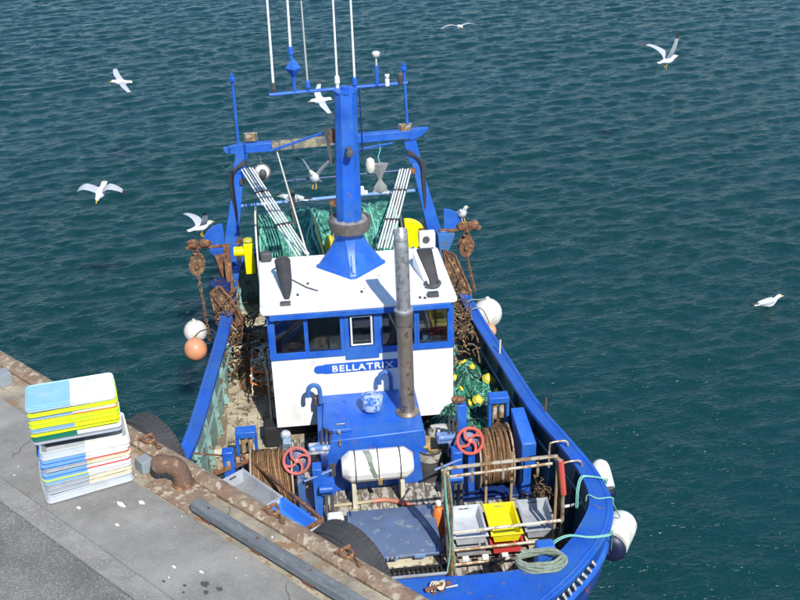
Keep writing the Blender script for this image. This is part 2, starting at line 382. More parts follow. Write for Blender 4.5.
mb = MB(); mb.grid(lambda a, b: (-14+30*a, 1.503+8*b, QZ-.03+.006*noise.noise(V((a*60, b*20, 0)))), 120, 40)
st('quay_road', mb, asphalt)
mb = MB()                                    # body of the deck, wall set back under it, and piles
mb.box((2.25, 6.0, 2.695), (22.5, 11.6, .05)); o = st('quay_deck', mb, wallm)
mb = MB(); mb.box((2.25, 6.8, .8), (22.5, 8.0, 3.7)); st('quay_wall', mb, wallm)
for i in range(8):
    mb = MB(); mb.cyl((-7.5+2.6*i, 2.3, -1), (-7.5+2.6*i, 2.3, 2.67), .22, n=14)
    p = mb.build('quay_pile', wallm, None, QUAY); p['kind'] = 'structure'
# weeds of white droppings on the pavement
for i, (s_, t, a, b, lab) in enumerate([(3.28, .82, .075, .022, 'largest white gull dropping on the pavement in front of the crates'),
        (3.41, .68, .04, .022, 'round white dropping right of the largest one on the pavement'), (3.02, 1.10, .03, .016, 'small white dropping by the corner of the crate stack'),
        (3.50, 1.02, .028, .012, 'small white dropping nearest below the largest one'), (4.35, 1.05, .025, .012, 'small white dropping beside the kerb on open pavement'), (4.58, .94, .028, .012, 'small white dropping farthest along the pavement to the right')]):
    mb = MB(); pts = [(s_+math.cos(2*PI*k/11)*a*random.uniform(.6, 1.15), t+math.sin(2*PI*k/11)*b*random.uniform(.6, 1.2), QZ+.003) for k in range(11)]
    mb.prism(pts, (0, 0, .006)); tag(mb.build('bird_dropping', droppings, None, QUAY, smooth=False), lab, 'bird dropping', 'droppings on the pavement')
for j, (s_, t, ds, dt, L_) in enumerate([(1.6, .56, .02, .045, 12), (5.25, .60, .05, .03, 13), (4.1, .20, .02, .03, 9)]):
    mb = MB(); P_ = []
    for k in range(L_): P_.append((s_+ds*k+random.uniform(-.02, .02), t+dt*k+random.uniform(-.008, .008)))
    for p_, q_ in zip(P_, P_[1:]): mb.bar((*p_, QZ+.0035), (*q_, QZ+.0035), .0045, .003, (0, 0, 1))
    o = mb.build('concrete_crack', seam, None, QUAY, smooth=False); o['kind'] = 'structure'
for i, (s_, t, a) in enumerate([(4.72, 1.02, .045), (4.80, 1.08, .03), (4.60, 1.14, .02), (4.86, .98, .035), (4.42, 1.22, .018), (4.66, 1.20, .016), (4.90, 1.15, .02)]):
    mb = MB(); pts = [(s_+math.cos(2*PI*k/13)*a*random.uniform(.5, 1.3), t+math.sin(2*PI*k/13)*a*.6*random.uniform(.5, 1.3), QZ+.003) for k in range(13)]
    mb.prism(pts, (0, 0, .0045)); o = mb.build('oil_stain', darkgrey, None, QUAY, smooth=False); o['kind'] = 'stuff'; o['label'] = 'small dark oily stain on the pavement'
mb = MB()
for i in range(18):
    s_ = random.uniform(1.5, 6.5); t = random.uniform(.2, 1.28); r = random.uniform(.003, .010)
    mb.prism([(s_+math.cos(2*PI*k/5)*r*random.uniform(.6, 1.4), t+math.sin(2*PI*k/5)*r*random.uniform(.6, 1.4), QZ+.003) for k in range(5)], (0, 0, .005))
o = mb.build('grit', droppings, None, QUAY, kind='stuff', smooth=False); o['label'] = 'scattered pale specks of droppings and grit on the quay'
mb = MB()
for i in range(240):
    s_ = random.uniform(.5, 6.5); t = 1.503+abs(random.gauss(0, .05)); r = random.uniform(.004, .011)
    mb.ball((s_, t, QZ-.022), r, (1, 1, .6), 5)
o = mb.build('gravel', kerbm, None, QUAY, kind='stuff', smooth=False); o['label'] = 'loose grit gathered along the edge of the asphalt'

# bollard on the quay: foot, stem and overhanging head in one casting
bo = thing('mooring_bollard', 'rusty hooked iron mooring bollard on the quay edge right of the crates', 'bollard', (3.5, .3, QZ), QUAY)
mb = MB()
pl = spline([(3.50, .25, QZ+.0), (3.50, .255, QZ+.08), (3.485, .27, QZ+.16), (3.46, .295, QZ+.215), (3.41, .33, QZ+.238), (3.345, .37, QZ+.232), (3.29, .40, QZ+.205)], 6)
mb.tube(pl, list(np.interp(np.linspace(0, 1, len(pl)), [0, .2, .4, .55, .68, .8, .9, .96, 1], [.098, .090, .088, .094, .084, .092, .096, .075, .03])), 18)
mb.build('bollard_casting', mat('brown_iron', (.17, .095, .06), .8, var=.35, vscale=9, wear=(.27, .17, .10), wamt=.3, wscale=12, dirt=(.09, .06, .045), damt=.6, dscale=6, bump=.9, bscale=30), bo)
mb = MB(); mb.lathe((3.50, .25, QZ+.002), (0, 0, 1), [(0, .115), (.015, .113), (.03, .10)], 18); mb.build('base_flange', rust, bo)
mb = MB(); mb.box((3.55, .34, QZ+.006), (.66, .34, .012)); mb.build('base_plate', rustedge, bo)
# dark timber bar lying bolted along the coping
tb = thing('fender_beam', 'long dark grey bolted timber beam lying along the quay coping', 'beam', (4.8, .45, QZ), QUAY)
p0, p1 = (3.93, .44, QZ+.09), (7.3, .44, QZ+.09)
mb = MB(); mb.box((5.6, .44, QZ+.088), (3.4, .115, .09)); b_ = mb.build('beam_timber', mat('grey_timber', (.15, .165, .175), .8, var=.25, vscale=3, wear=(.24, .25, .25), wamt=.3, wscale=9, bump=.8, stretch=(1, 5, 3)), tb, bevel=.012)
for s_ in (4.1, 4.75, 5.4, 6.1, 6.9):
    mb = MB(); mb.box((s_, .44, QZ+.022), (.12, .10, .04)); mb.build('spacer_block', rust, tb)
    mb = MB(); mb.lathe((s_, .44, QZ+.134), (0, 0, 1), [(0, .016), (.006, .015), (.009, .008)], 8); mb.build('bolt_head', rust, tb)
# concrete blocks on the coping
for (s_, t, sz, lab) in ((3.02, .335, .15, 'small grey concrete block on the coping beside the bollard'), (.5, .34, .17, 'small grey concrete block at the far left end of the coping')):
    mb = MB(); mb.box((s_, t, QZ+sz*.45), (sz, sz*.9, sz*.9), Matrix.Rotation(.1, 3, 'Z'), taper=.92)
    tag(mb.build('concrete_block', mat('block_grey', (.24, .27, .29), .85, bump=.6), None, QUAY, bevel=.008), lab, 'block', 'concrete blocks on the coping')
# shackles with short chains on the edge
def shackle(s_, t, lab, ang):
    th = thing('shackle', lab, 'shackle', (s_, t, QZ+.05), QUAY, 'shackles along the quay edge')
    mb = MB(); c, sn = math.cos(ang), math.sin(ang)
    f = lambda a, b, z: (s_+a*c-b*sn, t+a*sn+b*c, QZ+z)
    mb.tube([f(.07*math.cos(x)-.05, .055*math.sin(x), .075) for x in np.linspace(-2.5, 2.5, 12)], .014, 7); mb.build('shackle_bow', rust, th)
    mb = MB(); mb.tube([f(-.10, -.075, .075), f(-.10, .075, .075)], .016, 8); mb.build('shackle_pin', rust, th)
    for k in range(4):
        mb = MB(); cx = .02+.045*k
        pts = [(.030*math.cos(x), .018*math.sin(x)) for x in np.linspace(0, 2*PI, 11)[:-1]]
        mb.tube([f(cx+a, (b if k % 2 else 0), .08+(0 if k % 2 else b)) for a, b in pts], .0075, 6, closed=True); mb.build('chain_link', rust, th)
shackle(2.76, .06, 'rusty shackle on the quay edge between crates and bollard', .1)
shackle(4.55, .05, 'rusty shackle on the quay edge beside the deck crates', .3)
shackle(5.47, .05, 'rusty shackle on the quay edge next to the lower tyre', .2)

# tyre fenders on the quay face
def tyre(s_, z, lab, Rr=.47, wd=.30):
    th = thing('tyre_fender', lab, 'tyre', (s_, -.04-wd/2, z-Rr), QUAY, 'tyre fenders on the quay face')
    prof = [(.60, -.46), (.62, -.5), (.80, -.52), (.93, -.47), (.985, -.36), (1.0, -.2), (1.0, .2), (.985, .36), (.93, .47), (.80, .52), (.62, .5), (.60, .46)]
    mb = MB(); n = 48; vs = []
    for k in range(n):
        a = 2*PI*k/n
        for r, t in prof: vs.append((s_+math.cos(a)*r*Rr, -.05-wd/2+t*wd, z+math.sin(a)*r*Rr))
    K = len(prof); mb.add(vs, [(i*K+j, i*K+(j+1) % K, ((i+1) % n)*K+(j+1) % K, ((i+1) % n)*K+j) for i in range(n) for j in range(K)])
    mb.build('tyre_carcass', black, th)
    mb = MB()
    for k in range(60):
        a = 2*PI*k/60
        for t, sh in ((-.27, .0), (0, .5), (.27, .0)):
            aa = a+sh*2*PI/60; rot = Matrix.Rotation(-aa, 3, 'Y')
            mb.box((s_+math.cos(aa)*Rr*1.0, -.05-wd/2+t*wd, z+math.sin(aa)*Rr*1.0), (.006, wd*.24, .038), rot)
    mb.build('tread', black, th, kind='stuff')
tyre(2.32, 2.68, 'black tyre fender hung on the quay face behind the crate stack')
tyre(5.16, 2.70, 'black tyre fender hung on the quay face over the trawler bow')

# ------------------------------------------------------------------ fish crates: stack on the quay
def crate_half(e, L, W_, skirt, H, m_, rimm, parent, lid=False):
    """one coloured half (e = -1 left, 1 right) of a nesting crate: deep rim band with rounded corners over a tapered tub"""
    def outline(k, z):
        a, b = L/2-k, W_/2-k; r = .045; pts = [(0, -b, z)]
        for cx, cy, a0 in ((a-r, -b+r, -PI/2), (a-r, b-r, 0)):
            for q in range(5): t = a0+q*PI/8; pts.append((cx+r*math.cos(t), cy+r*math.sin(t), z))
        pts.append((0, b, z)); return [(e*p[0], p[1], p[2]) for p in pts]
    def walls(mb, secs):
        P = [outline(k, z) for k, z in secs]; n = len(P[0])
        mb.add([p for r in P for p in r], [(i*n+k, i*n+k+1, (i+1)*n+k+1, (i+1)*n+k) for i in range(len(P)-1) for k in range(n-1)])
    t = .012
    mb = MB(); walls(mb, [(.050, H-skirt-.10 if H > .15 else .002), (.014, H-.010), (.002, H-.010), (0, H-.003), (.004, H), (.012, H), (.020, H-.012), (.056, .016 if H > .15 else .008)])
    if H <= .15 or lid: mb.prism(outline(.055, .004), (0, 0, .006))
    if lid:
        mb.prism(outline(.013, H-.009), (0, 0, .004)); mb.prism(outline(.055, H-.005), (0, 0, .006))
    mb.build('crate_half', m_, parent, sharp=40)
    mb = MB(); walls(mb, [(.013, H-skirt), (-.001, H-skirt), (-.001, H-skirt+.012), (.0, H-.014), (.008, H-.014)])
    mb.build('rim', m_, parent, sharp=40)
    mb = MB(); walls(mb, [(.004, H-skirt-.001), (-.006, H-skirt-.001), (-.006, H-skirt+.010), (.0, H-skirt+.010)])
    mb.build('rim_edge', rimm, parent, sharp=40)
stack = [  # left colour, right colour, left rim, right rim, description
 (skyp, whitep, greyp, lgrey, 'sky blue and white fish crate, topmost of the quayside stack'),
 (lime, lime, lime, lime, 'lime yellow fish crate directly under the sky blue and white top one'),
 (bluep, whitep, greyp, orange, 'slate blue and white fish crate with orange rim, third from the top'),
 (lime, lime, lime, lime, 'lime yellow fish crate just under the one with an orange rim'),
 (lime, lime, lime, lime, 'lime yellow fish crate, lower of two touching ones, fifth from the top'),
 (bluep, yellow, greyp, yellow, 'slate blue and pale yellow fish crate, sixth from the top of the stack'),
 (lime, lime, lime, lime, 'lime yellow fish crate resting just above the green and white one'),
 (greenp, whitep, greenp, lgrey, 'dark green and white fish crate in the quayside stack'),
 (greyp, greyp, greyp, greyp, 'grey fish crate at the foot of the upper yellow stack'),
 (lgrey, whitep, lgrey, whitep, 'pale grey and white fish crate on top of the skewed lower stack'),
 (bluep, whitep, bluec, whitep, 'blue and white fish crate, second from top of the lower stack'),
 (bluep, whitep, bluec, redp, 'blue and white fish crate with upper one of two red rims'),
 (greyp, cream, greyp, cream, 'grey and cream fish crate between the two red rims'),
 (bluep, whitep, bluec, redp, 'blue and white fish crate with lower one of two red rims'),
 (bluep, whitep, lime, whitep, 'blue and white fish crate with a yellow rim on its blue end'),
 (bluep, whitep, greyp, lgrey, 'blue and white fish crate, fourth from the bottom of the stack'),
 (greyp, cream, greyp, cream, 'grey and cream fish crate, third from the ground'),
 (greyp, cream, greyp, lgrey, 'grey and cream fish crate, second from the ground'),
 (lgrey, lgrey, lgrey, lgrey, 'pale grey fish crate standing on the pavement under the whole stack')]
n_st = len(stack); z = QZ+.008; H = .20
upper = (-3.10, 8.74, 16); lower = (-3.055, 8.58, 25)
for i in range(n_st-1, -1, -1):
    lm, rm, lr, rr_, lab = stack[i]
    low = i >= 9
    if i in (18, 8): base_z = z+.002
    if low: k = (n_st-1-i)/9; cx, cy, a = lower[0]+.03*k, lower[1]+.05*k, lower[2]-7*k
    else: cx, cy, a = upper
    cx += random.uniform(-.009, .009); cy += random.uniform(-.008, .008); a += random.uniform(-1.2, 1.2)
    th = thing('fish_crate', lab, 'crate', (0, 0, 0), WORLD, 'fish crates stacked on the quay')
    tall = i in (9, 18); sk = .078 if tall else .0315; hh = .115 if tall else min(.20, z+sk+.0112-base_z)
    crate_half(-1, .80, .45, sk, hh, lm, lr, th, i == 0); crate_half(1, .80, .45, sk, hh, rm, rr_, th, i == 0)
    z += sk+.0112
    th.matrix_world = Matrix.Translation((cx, cy, z-hh)) @ Matrix.Rotation(R(a), 4, 'Z')

# ------------------------------------------------------------------ the trawler
TR = thing('fishing_trawler', 'blue and white fishing trawler with wheelhouse moored bow to the quay', 'trawler', (0, 0, 0), BOAT)
DZ = .90
outer = [(1.20, -5.72, 1.74), (1.62, -5.62, 1.73), (1.80, -5.2, 1.70), (1.86, -4.2, 1.68), (1.92, -3, 1.72), (2.04, -1.5, 1.84), (2.18, 0, 1.95), (2.36, .9, 2.0), (2.475, 1.55, 2.03), (2.475, 2.1, 2.05),
         (2.32, 2.55, 2.07), (1.93, 3.08, 2.10), (1.52, 3.48, 2.12), (.95, 3.93, 2.15), (.42, 4.25, 2.18), (0, 4.36, 2.2)]
inner = [(1.15, -5.55, 1.74), (1.50, -5.47, 1.73), (1.64, -5.12, 1.70), (1.70, -4.2, 1.68), (1.76, -3, 1.72), (1.88, -1.5, 1.84), (2.015, 0, 1.95), (2.19, .9, 2.0), (2.285, 1.55, 2.03), (2.255, 2.05, 2.05),
         (2.05, 2.45, 2.07), (1.76, 2.84, 2.10), (1.42, 3.07, 2.12), (.95, 3.15, 2.15), (.42, 3.17, 2.18), (0, 3.18, 2.2)]
OUT = spline(outer, 6); INN = spline(inner, 6)
def both(fn):
    return fn(1), fn(-1)
mir = lambda p, s: (p[0]*s, p[1], p[2])
# hull shell
mb = MB(); NS = len(OUT)
def hullpt(i, k):       # k: 0 gunwale ... 1 below the water
    u, v, z = OUT[i]; zz = z-.055-k*(z+.65-.055)
    bow = max(0, (v-1.2)/3.2); st_ = max(0, (-v-4.5)/1.3)
    fl = 1-.05*k-.50*bow*k**.8*(.35 if v < 3 else .5)
    vv = v-bow*k*1.0
    return (u*fl, vv, zz)
KH = 10
for s_ in (1, -1):
    vs = [mir(hullpt(i, k/KH), s_) for i in range(NS) for k in range(KH+1)]
    mb.add(vs, [(i*(KH+1)+k, (i+1)*(KH+1)+k, (i+1)*(KH+1)+k+1, i*(KH+1)+k+1) for i in range(NS-1) for k in range(KH)])
a = [hullpt(0, k/KH) for k in range(KH+1)]; b = [mir(p, -1) for p in a]
mb.add(a+b, [(k, k+1, KH+2+k, KH+1+k) for k in range(KH)])
hull = mb.build('hull', hullblue, TR, sharp=50)
# rubbing strakes
for zo, rr in ((.40, .045), (.75, .04)):
    for s_ in (1, -1):
        pts = []
        for i in range(0, NS, 2):
            k = zo/(OUT[i][2]+.6); p = hullpt(i, k); q = mir(p, s_); pts.append((q[0]*1.006+s_*.01, q[1]+(.01 if q[1] > 3 else 0), q[2]))
        mb = MB(); mb.tube(pts, rr, 8); mb.build('rubbing_strake', blue if zo < .5 else navy, hull)
# cap rail
for s_ in (1, -1):
    mb = MB(); vs = []
    for i in range(NS):
        o_, n_ = OUT[i], INN[i]
        dirv = V((o_[0]-n_[0], o_[1]-n_[1], 0)); dirv = dirv.normalized()*.02 if dirv.length > 1e-6 else V((0, 0, 0))
        z = o_[2]
        for (p, dz, e) in ((o_, -.06, 1), (o_, -.01, 1), (o_, 0, .4), (n_, 0, 0), (n_, -.05, 0)):
            vs.append(mir((p[0]+dirv.x*e, p[1]+dirv.y*e, z+dz), s_))
    mb.add(vs, [(i*5+k, (i+1)*5+k, (i+1)*5+(k+1) % 5, i*5+(k+1) % 5) for i in range(NS-1) for k in range(5)])
    mb.add(vs[:5], [(0, 1, 2, 3, 4)])
    cr = mb.build('cap_rail', bluecap, TR, sharp=25)
    # raised outer lip
    mb = MB(); pts = []
    for i in range(0, NS-2, 1):
        o_, n_ = OUT[i], INN[i]; t = .13 if i < 60 else .13*.24/max(.24, (V(o_)-V(n_)).length)
        t = min(t*1.25, .3); pts.append(mir((o_[0]*(1-t)+n_[0]*t, o_[1]*(1-t)+n_[1]*t, o_[2]+.002), s_))
    mb.tube(pts, .010, 5); mb.build('rail_lip', blue, cr)
# transom rail
mb = MB(); mb.hexa([(-1.2, -5.73, 1.68), (1.2, -5.73, 1.68), (1.2, -5.5, 1.68), (-1.2, -5.5, 1.68)], [(-1.2, -5.73, 1.74), (1.2, -5.73, 1.74), (1.15, -5.5, 1.74), (-1.15, -5.5, 1.74)]); mb.build('transom_rail', bluecap, TR)
# bulwark inner lining and frames
def lowpt(i, p):
    """where the bulwark meets the deck: inside the flared hull"""
    k = (OUT[i][2]-.055-DZ)/(OUT[i][2]+.595); h = hullpt(i, k)
    if OUT[i][1] < 1: return (min(p[0], h[0]-.05), p[1])
    return (max(0, min(p[0], h[0]-.06)), min(p[1], h[1]-.06))
def lining(s_, m_):
    mb = MB(); vs = []
    for i in range(NS):
        n_, o_ = INN[i], OUT[i]; t = .72
        p = (n_[0]*(1-t)+o_[0]*t, n_[1]*(1-t)+o_[1]*t)
        if n_[1] > 2.9: p = (n_[0], min(n_[1]+.12, 3.3))
        q = lowpt(i, p)
        vs += [mir((q[0], q[1], DZ-.02), s_), mir((p[0], p[1], n_[2]-.052), s_)]
    mb.add(vs, [(i*2, i*2+1, i*2+3, i*2+2) for i in range(NS-1)])
    bw = mb.build('bulwark', m_, TR)
    last = None
    for i in range(4, NS-12):
        n_ = INN[i]
        if last is None or (V(n_)-last).length > .58:
            last = V(n_); o_ = OUT[i]; t = .70
            mb = MB(); x, y = n_[0]*(1-t)+o_[0]*t, n_[1]*(1-t)+o_[1]*t
            xl, yl = lowpt(i, (x, y)); xl -= .01 if n_[1] > 1 else 0
            mb.hexa([mir((xl-.075, yl-.02, DZ), s_), mir((xl, yl-.02, DZ), s_), mir((xl, yl+.02, DZ), s_), mir((xl-.075, yl+.02, DZ), s_)],
                    [mir((x-.055, y-.02, n_[2]-.055), s_), mir((x, y-.02, n_[2]-.055), s_), mir((x, y+.02, n_[2]-.055), s_), mir((x-.055, y+.02, n_[2]-.055), s_)])
            mb.build('bulwark_frame', m_, bw)
    pts = [mir((INN[i][0]+.01, INN[i][1], INN[i][2]-.30), s_) for i in range(4, NS-14, 3)]
    mb = MB(); mb.tube(pts, .018, 6); mb.build('inner_rail', m_, bw)
lining(1, shadeteal); lining(-1, teal)  # right side painted as in shadow, left side as lit
# deck
dk = MB()
vs = []; sec = [i for i in range(0, NS, 2)]
for i in sec:
    n_, o_ = INN[i], OUT[i]; t = .73; x = n_[0]*(1-t)+o_[0]*t; y = n_[1]*(1-t)+o_[1]*t
    if n_[1] > 2.9: x, y = n_[0], min(n_[1]+.12, 3.3)
    x, y = lowpt(i, (x, y)); vs += [(x, y, DZ-.018), (-x, y, DZ-.018)]
dk.add(vs, [(i*2, i*2+1, i*2+3, i*2+2) for i in range(len(sec)-1)])
deck = dk.build('deck', mat('deck_underlay', (.17, .14, .09), .8, wear=(.4, .36, .26), wamt=.4, wscale=9), TR)
def halfw(v):
    best = 9
    for i in range(NS-1):
        a, b = OUT[i], OUT[i+1]; ia, ib = INN[i], INN[i+1]
        if ia[1] <= v <= ib[1] and ib[1] > ia[1]:
            f = (v-ia[1])/(ib[1]-ia[1]); return ia[0]+(ib[0]-ia[0])*f+.11-.34*max(0, v-1.1)**1.3
    return 1.4
pw = .142
for k in range(-16, 16):
    x = (k+.5)*pw
    cutsv = sorted([-5.3, -3.4+random.uniform(-.6, .6), -1.22, .6+random.uniform(-.5, .6), 3.0])
    for j in range(4):
        a, b = cutsv[j]+.004, cutsv[j+1]-.004
        while a < b and halfw(a) < abs(x)+pw/2: a += .05
        while b > a and halfw(b) < abs(x)+pw/2: b -= .05
        if b-a < .3: continue
        m_ = deckpaint if (x < -1.0 and j <= 2 and b < 1.2) or j < 2 else plankw
        mb = MB(); dz = random.uniform(-.002, .002); mb.box((x, (a+b)/2, DZ-.008+dz), (pw-(.013 if m_ is plankw else .004), b-a, .018)); mb.build('deck_plank', m_, deck)
# narrow cross strips on the left deck
mb = MB(); mb.box((-1.70, -.98, DZ+.045), (.60, .075, .07)); mb.build('deck_batten', creamp, deck)
mb = MB(); mb.tube([(-2.16, .42, 1.97), (-1.52, -.02, 1.52)], .012, 6); mb.build('cross_rod', rust, deck)

# ---- wheelhouse
x0, x1 = -1.12, 1.24; vf, vb = -1.0, -2.42; zb, zt = 1.26, 3.0
wh = MB()
wh.box(((x0+x1)/2, vf-.02, (zb+2.36)/2), (x1-x0, .04, 2.36-zb))
wh.box(((x0+x1)/2, vf-.02, 2.955), (x1-x0, .04, .09))
for s_, x in ((-1, x0), (1, x1)):
    wh.box((x-s_*.02, (vf-.04+vb)/2, (zb+2.36)/2), (.04, -vb+vf-.04, 2.36-zb))
    wh.box((x-s_*.02, (vf-.04+vb)/2, 2.955), (.04, -vb+vf-.04, .09))
    for v0, v1 in ((vf-.04, vf-.16), (vf-.62, vf-.74), (vf-1.2, vb)): wh.box((x-s_*.02, (v0+v1)/2, 2.635), (.04, v0-v1, .55))
wh.box(((x0+x1)/2, vb+.02, (zb+zt)/2), (x1-x0-.08, .04, zt-zb))
wins = [(-1.045, -.675), (-.625, -.215), (-.105, .215), (.325, .735), (.80, 1.165)]
prev = x0
edges = [x0]+[w_ for ww in wins for w_ in ww]+[x1]
for i in range(0, len(edges), 2): wh.box(((edges[i]+edges[i+1])/2, vf-.02, 2.635), (edges[i+1]-edges[i], .04, .55))
W = wh.build('wheelhouse', white, TR, bevel=.0)
mb = MB(); mb.box(((x0+x1)/2, (vf+vb)/2-.06, 1.24), (x1-x0-.004, -vb+vf-.12, .03)); mb.build('wheelhouse_floor', dark, W)
mb = MB(); mb.box(((x0+x1)/2-.05, -1.85, 1.06), (1.9, 1.0, .33)); mb.build('plinth', dark, W)  # recessed base coloured near black to stand for the shadow under the wheelhouse
zl, zh = 2.385, 2.895
bounds = [(-1.13, -.652), (-.648, -.165), (-.161, .272), (.276, .768), (.772, 1.25)]
for i, ((a, b), (L_, R_)) in enumerate(zip(wins, bounds)):
    mb = MB(); lo, hi = (2.30, 2.935) if i != 2 else (2.235, 2.935); d = .022
    zl_, zh_ = (zl, zh) if i != 2 else (2.42, 2.89)
    y = vf+d/2+.001
    mb.box(((L_+R_)/2, y, (lo+zl_)/2), (R_-L_, d, zl_-lo)); mb.box(((L_+R_)/2, y, (hi+zh_)/2), (R_-L_, d, hi-zh_))
    mb.box(((L_+a)/2, y, (zl_+zh_)/2), (a-L_, d, zh_-zl_)); mb.box(((b+R_)/2, y, (zl_+zh_)/2), (R_-b, d, zh_-zl_))
    mb.build('window_frame', blue, W, bevel=.003)
    mb = MB(); mb.box(((a+b)/2, vf-.012, (zl_+zh_)/2), (b-a, .006, zh_-zl_)); mb.build('window_pane', glass, W)
    if i == 2:
        mb = MB(); mb.tube([(a+.03, vf+.03, zl_+.03), (a+.03, vf+.03, zh_-.03), (b-.03, vf+.03, zh_-.03), (b-.03, vf+.03, zl_+.03)], .016, 6, closed=True); mb.build('rubber_surround', whitep, W)
    if i == 0:   # grey patch of chart table seen through
        mb = MB(); mb.box((-.80, vf-.25, 2.40), (.34, .3, .10)); mb.build('console', greyp, W)
for s_, x in ((-1, x0), (1, x1)):
    for v0, v1 in ((vf-.17, vf-.61), (vf-.75, vf-1.19)):
        mb = MB(); mb.box((x-s_*.02, (v0+v1)/2, 2.635), (.006, v0-v1+.01, .545)); mb.build('side_pane', glass, W)
        mb = MB(); xx = x+s_*.012
        mb.box((xx, (v0+v1)/2, 2.335), (.02, v0-v1+.10, .09)); mb.box((xx, (v0+v1)/2, 2.93), (.02, v0-v1+.10, .06))
        mb.box((xx, v0+.025, 2.64), (.02, .05, .52)); mb.box((xx, v1-.025, 2.64), (.02, .05, .52)); mb.build('side_window_frame', blue, W)
mb = MB(); mb.box((.06, vf-.22, 2.33), (2.2, .32, .04)); mb.build('dashboard', interior, W)
for (x, sx, m_) in ((-.88, .16, sackm), (-.46, .10, darkgrey), (1.0, .2, whitep), (.62, .12, greyp), (-.28, .05, yellow), (-.33, .04, whitep), (.42, .10, redp), (.9, .11, whitep), (1.03, .10, whitep), (.02, .16, darkgrey)):
    mb = MB(); mb.box((x, vf-.14, 2.385), (sx, .10, .07 if m_ is not darkgrey else .2), taper=.7); mb.build('dashboard_item', m_, W)
mb = MB(); mb.lathe((.02, vf-.6, 1.29), (0, 0, 1), [(0, .16), (.5, .14), (.52, .2), (.95, .22), (1.02, .16)], 12); mb.build('helm_seat', interior, W)
# roof
mb = MB(); rb = [(-1.205, -.90), (1.29, -.90), (1.25, -2.50), (-1.22, -2.50)]
def rr_poly(pts, r, n=4):
    out = []
    for i, p in enumerate(pts):
        a, b = V((*pts[i-1], 0)), V((*pts[(i+1) % len(pts)], 0)); p = V((*p, 0))
        da, db = (a-p).normalized()*r, (b-p).normalized()*r
        for k in range(n+1):
            t = k/n; q = p+da*(1-t)**2+db*t**2; out.append((q.x, q.y))
    return out
mb.prism([(x, y, 2.995) for x, y in rr_poly(rb, .07)], (0, 0, .05)); roof = mb.build('wheelhouse_roof', white, W, bevel=.012)
mb = MB(); mb.box((.055, -.925, 2.955), (2.30, .055, .075)); mb.build('roof_fascia', blue, W, bevel=.006)
# name board
mb = MB(); yb = vf+.003
poly = [(-.50, 2.05), (-.55, 2.11), (-.50, 2.165), (-.455, 2.175), (-.44, 2.18)]
pts = [(-.56+.05*(1-math.cos(a)), 2.112+.055*math.sin(a)) for a in np.linspace(-1.35, 1.35, 7)]
pts = [(-.525+.055*(-math.cos(a)), 2.112+.055*math.sin(a)) for a in np.linspace(-PI/2, PI/2, 8)][::-1]
poly = [(x, z) for x, z in reversed(pts)]
poly = [(-.44, 2.045), (.60, 2.055), (.60, 2.185), (-.44, 2.18), (-.465, 2.168)]+[(x, z) for x, z in pts if True]+[(-.465, 2.055)]
mb.prism([(x, yb, z) for x, z in poly], (0, .014, 0)); NB = mb.build('name_board', blue, W)
cu = bpy.data.curves.new('t', 'FONT'); cu.body = 'BELLATRIX'; cu.size = .128; cu.extrude = .003; cu.offset = .0032; cu.space_character = 1.16; cu.align_x = 'LEFT'
to = bpy.data.objects.new('t', cu); C.objects.link(to); dg = bpy.context.evaluated_depsgraph_get(); dg.update()
tm = bpy.data.meshes.new_from_object(to.evaluated_get(dg)); bpy.data.objects.remove(to)
xs_ = [v.co.x for v in tm.vertices]; wd_ = max(xs_)-min(xs_)
sx = .80/wd_
lt = bpy.data.objects.new('name_lettering', tm); C.objects.link(lt); tm.materials.clear(); tm.materials.append(whitep)
for v in tm.vertices:
    x, y, z = v.co; v.co = ((x-min(xs_))*sx-.345, -(yb+.016+z), 2.066+y+.006*x)
lt.parent = W
# goosenecks on the wall
def goose(x, v, z, s_, m_=navy):
    mb = MB(); mb.tube(spline([(x, v, z-.18), (x, v, z), (x-.02*s_, v, z+.07), (x-.075*s_, v, z+.10), (x-.13*s_, v, z+.07), (x-.15*s_, v, z), (x-.15*s_, v, z-.07)], 4), .030, 10)
    return mb
# ---- engine casing in front of the wheelhouse
cs = MB()
cs.hexa([(-.60, .03, DZ), (.80, -.03, DZ), (.76, -.985, DZ), (-.60, -.985, DZ)], [(-.60, .03, 1.68), (.73, -.03, 1.70), (.72, -.985, 1.72), (-.57, -.985, 1.72)])
CS = cs.build('engine_casing', blue, TR, bevel=.015)
mb = MB(); mb.hexa([(-.53, -.12, 1.695), (-.17, -.12, 1.695), (-.18, -.72, 1.715), (-.50, -.72, 1.715)], [(-.53, -.12, 1.745), (-.17, -.12, 1.745), (-.18, -.72, 1.765), (-.50, -.72, 1.765)])
mb.build('casing_hatch', blue, CS, bevel=.01)
mb = MB(); mb.tube([(-.35, -.2, 1.75), (-.35, -.2, 1.775), (-.25, -.2, 1.775), (-.25, -.2, 1.75)], .006, 5); mb.build('hatch_handle', steel, CS)
mb = MB(); mb.box((-.33, -.10, 1.72), (.035, .05, .04)); mb.box((-.33, .04, 1.66), (.03, .02, .08)); mb.build('hatch_clasp', steel, CS)
for x in (-.48, -.22):
    mb = MB(); mb.cyl((x-.02, -.735, 1.765), (x+.02, -.735, 1.765), .014, n=8); mb.build('hatch_hinge', blue, CS)
mb = MB(); mb.lathe((.12, -.57, 1.70), (0, 0, 1), [(0, .085), (.05, .085), (.05, .138), (.06, .142), (.185, .150), (.20, .146), (.212, .12), (.22, .05), (.221, .0)], 24)
mb.build('mushroom_vent', mat('peeling_blue', (.05, .17, .52), .5, wear=(.42, .52, .66), wamt=.62, wscale=11), CS)
for x, v, s_, z in ((-.53, -.72, 1, 1.95), (.40, -.85, 1, 1.98)):
    goose(x, v, z, s_).build('gooseneck_vent', mat('faded_vent_blue', (.05, .14, .38), .5), CS)
